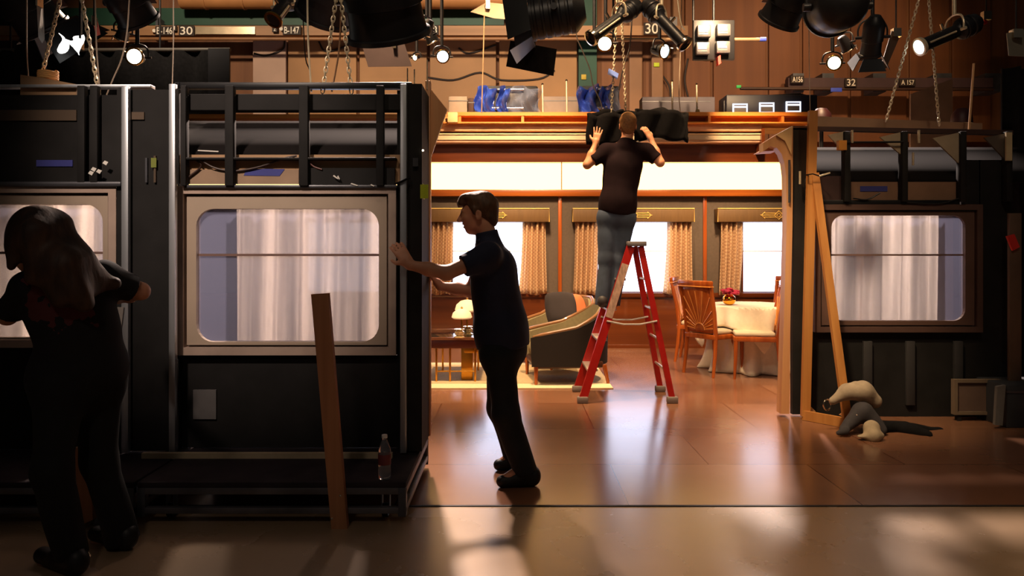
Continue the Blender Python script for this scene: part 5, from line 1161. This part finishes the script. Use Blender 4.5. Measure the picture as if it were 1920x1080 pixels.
# batten pipe with blue end and the bank of four lamps
bp = thing('batten_pipe', 'thin lighting pipe with blue taped end at right centre', 'pipe', P(1360, 74, 9.0))
MB().tube(P(1130, 74, 9.0), P(1424, 74, 9.0), .022).build('pipe', mat('dusty_pipe', (158, 128, 96), .5, .3), bp)
MB().tube(P(1424, 74, 9.0), P(1436, 74, 9.0), .026).build('tape_end', mat('bright_blue_tape', (70, 92, 220), .6), bp)
for x in (1150, 1300): MB().tube(P(x, 74, 9.0), P(x, -60, 9.0), .014).build('hanger', HOUS, bp)
lbk = thing('lamp_bank', 'bank of four square lamps stacked two by two at right centre', 'stage lamp', P(1340, 78, 8.8))
MB().box(P(1300, 112, 8.8), P(1375, 40, 8.86), .01).build('back_plate', HOUS, lbk)
MB().tube(P(1338, 40, 8.83), P(1338, -50, 8.83), .015).build('hanger', HOUS, lbk)
SQL = mat('square_lamp_silver', (120, 116, 118), .35, .5)
for x, y in ((1308, 50), (1345, 48), (1306, 82), (1344, 80)):
    h = MB().box(P(x, y+19, 8.72), P(x+22, y, 8.8), .012).build('lamp_head', SQL, lbk)
    MB().box(P(x+3, y+10, 8.715), P(x+19, y+6, 8.721)).build('lit_tube', emissive('pale_tube', (.95, .92, 1), 1.3), lbk); MB().box(P(x+2, y+15, 8.716), P(x+20, y+12, 8.72)).build('louvre', DSTEEL, lbk)
tag(MB().prism([P(1346, 106, 8.7), P(1351, 103, 8.7), P(1352, 118, 8.7), P(1347, 122, 8.7)], (0, .09, 0)).build('red_tag', REDT), 'small red tag under the lamp bank', 'tag')
# fixture with three glowing windows above the set
tb = thing('strip_fixture', 'dark strip fixture with three glowing blue white windows', 'stage lamp', P(1436, 212, YW-.05))
MB().box(P(1362, 216, YW-.1), P(1512, 188, YW+.3), .02).build('housing', mat('navy_black_housing', (26, 28, 44), .5), tb)
for x, y in ((1374, 194), (1424, 192), (1474, 190)):
    a, c = P(x, y+20, YW-.12), P(x+28, y, YW-.12)
    MB().ring([(a.x, a.y, a.z), (c.x, a.y, a.z), (c.x, a.y, c.z), (a.x, a.y, c.z)], [(a.x+.018, a.y, a.z+.018), (c.x-.018, a.y, a.z+.018), (c.x-.018, a.y, c.z-.018), (a.x+.018, a.y, c.z-.018)], (0, .03, 0)).build('glowing_frame', emissive('blue_white_edge', (.72, .8, 1), 1.6), tb, smooth=False)
    MB().box((a.x+.015, a.y+.005, a.z+.015), (c.x-.015, a.y+.025, c.z-.015)).build('window', SQL, tb); MB().box((a.x+.02, a.y, c.z-.06), (c.x-.02, a.y+.004, c.z-.035)).build('lit_tube', MATS['pale_tube'], tb)
MB().poly([P(1358, 214, YW), P(1358, 190, YW), P(1362, 184, YW), P(1500, 176, YW), P(1514, 180, YW)], .012).build('frame_tube', HOUS, tb)
# blue plastic wrapped bundles
BLUEP = mat('blue_plastic_film', (70, 104, 226), .15, var=.25, scale=6, spec=.9, coat=.5)
CLEARP = sheer('clear_film', (170, 185, 225), .4, .6)
def bundle(x0, x1, label, seed):
    t = thing('wrapped_fixture', label, 'wrapped fixture', P((x0+x1)/2, 210, YW+.3), 0, 'blue plastic wrapped fixtures on the set wall'); r = random.Random(seed); Y = YW+.15
    for y in (168, 203): MB().tube(P(x0+25, y, Y+.06), P(x1-32, y, Y+.06), .03, n=16).build('silver_tube', mat('silver_tube', (190, 192, 206), .2, .9), t)
    a_ = P(x0+6, 213, Y+.1); a_.z = P(0, 214, YW-.1).z; MB().box(a_, P(x1-6, 166, Y+.3), .03).build('dark_case', HOUS, t)
    ph = [r.uniform(0, 6) for _ in range(6)]
    def fn(a, b, sc):
        def f(u, v):
            return P(lerp(a, b, u)+4*math.sin(v*5+ph[0])+2*math.sin(u*13+ph[1]), lerp(164+5*math.sin(u*7+ph[2]), 211, v), Y-.04)+Vector((0, .09*math.sin(u*9+v*4+ph[3])+.03*math.sin(u*17-v*8+ph[4]), 0))
        return f
    MB().grid(fn(x0, x0+38, 1), 26, 16).build('blue_film', BLUEP, t, solid=.004, smooth=False); MB().grid(fn(x0+42, x0+62, 1), 20, 16).build('blue_film', BLUEP, t, solid=.004, smooth=False)
    MB().grid(fn(x0+62, x1, 1), 24, 14).build('clear_film', CLEARP, t, smooth=False)
bundle(892, 1014, 'blue plastic wrapped fixture on the set wall left of centre', 3)
bundle(1084, 1164, 'blue plastic wrapped fixture behind the skirt chains', 11)
for x0, y0, x1, y1, Y, c, l in ((841, 187, 878, 212, YW+.1, (170, 150, 134), 'pale grey box at the left on top of the set wall'), (1018, 187, 1082, 212, YW+.5, (150, 132, 122), 'grey panel box between the blue wrapped fixtures'), (1204, 188, 1332, 214, YW+.2, (92, 86, 96), 'long blue grey box behind the ladder man'), (878, 190, 890, 212, YW+.05, (70, 40, 30), 'small dark brown bottle shaped block beside the pale grey box')):
    o = thing('storage_box', l, 'box', P((x0+x1)/2, y1, Y)); a_ = P(x0, y1, Y); a_.z = P(0, 214, YW-.1).z; MB().box(a_, P(x1, y0, Y+.25), .012).build('carton', mat('box_%d' % x0, c, .7, var=.15, scale=4), o); MB().box(P(x0, y0+3, Y-.003), P(x1, y0+1.5, Y)).build('lid_seam', DSTEEL, o)
# loose cables along the stage wall
for i, pts in enumerate(([(800, 145), (850, 150), (900, 136), (940, 150), (1010, 148), (1040, 132)], [(476, 100), (500, 104), (530, 92), (534, 76)], [(860, 90), (880, 100), (930, 84)], [(1238, 96), (1236, 130), (1254, 160), (1258, 190)], [(1300, 80), (1304, 100), (1320, 112), (1345, 110)], [(1290, 110), (1284, 150), (1292, 190)], [(598, 78), (610, 96), (640, 90), (668, 76)])):
    tag(MB().poly(smooth_pts([P(x, y, YF-(.135 if pts[0][0] < 1232 else .065)) for x, y in pts], 5), .016, 6).build('cable', MATS['dark_cable']), ('drooping cable along the panels above the blue fixture', 'short curved cable under the B-147 plate', 'drooping cable right of the B-148 plate', 'dark cable hanging on the boards right of the chains', 'cable looping below the lamp bank', 'dark cable on the boards left of the strip fixture', 'slack cable behind the pair of chains')[i], 'cable', 'loose cables on the stage wall')
# low dark masses behind the left flats
dk = thing('black_drape', 'dark drape behind the left flats below the catwalk', 'drape', P(220, 300, 11))
MB().grid(lambda u, v: P(lerp(-80, 432, u), lerp(96, 420, v), 11.0)+Vector((0, .06*math.sin(u*60), 0)), 90, 3).build('cloth', BLKC, dk, solid=.006)
MB().tube(P(-80, 95, 11), P(432, 93, 11), .03).build('drape_pipe', mat('grey_pipe', (96, 90, 84), .5), dk)
for x in (20, 300): MB().tube(P(x, 94, 11.05), P(x, -60, 11.05), .015).build('hanger', HOUS, dk)
tag(MB().box(P(390, 420, 10.82), P(432, 92, 10.86)).build('dark_board', mat('dark_blue_board', (26, 26, 36), .7)), 'dark upright board at the end of the drape behind the left flats', 'board')
for x, l in ((1540, 'dark red domed lamp left behind the right flat'), (1803, 'dark red domed lamp beside the tall pale rod')):
    t = thing('domed_lamp', l, 'lamp', P(x, 240, 7.5), 0, 'dark red domed lamps behind the right flat')
    MB().lathe([(0, .16), (.05, .15), (.09, .1), (.1, .04), (.1, 0), (0, 0)], Matrix.Translation(P(x, 232, 7.5))).build('dome', mat('dark_red_dome', (58, 20, 24), .5), t)
    MB().tube(P(x, 232, 7.5), (P(x, 0, 7.5).x, 7.5, 0), .02).build('stand', HOUS, t)
tag(MB().prism([P(1708, 176, 8.2), P(1786, 148, 8.2), (P(1788, 0, 8.2).x, 8.2, 0), (P(1704, 0, 8.2).x, 8.2, 0)], (0, .03, 0)).build('plywood_board', mat('dim_tan_board', (128, 98, 74), .7)), 'dim tan sloping board behind the right chain', 'board')
for x, y, w_, h, Y, m, l in ((1558, 165, 20, 7, YF-.645, MATS['bright_blue_tape'], 'scrap of blue tape on the dark right rail pipe'), (1381, 160, 8, 5, YF-.62, mat('bright_green_tape', (60, 220, 110), .5), 'scrap of green tape at the left end of the rail pipe'), (1226, 118, 10, 7, YF-.14, YELT, 'yellow tape mark on the ribbed boards'), (1090, 140, 9, 9, YF-.2, mat('yellow_tape', (190, 160, 50), .6), 'yellow tape mark on the green column')):
    tag(MB().box(P(x, y+h, Y), P(x+w_, y, Y+.02), .003).build('tape_mark', m), l, 'tape')
tag(MB().prism([P(1142, 128, 7.05), P(1160, 138, 7.05), P(1158, 146, 7.05), P(1141, 136, 7.05)], (0, .06, 0)).build('tape_flag', mat('sky_blue_tape', (130, 160, 250), .6)), 'sky blue tape flag on the left skirt chain', 'tape')
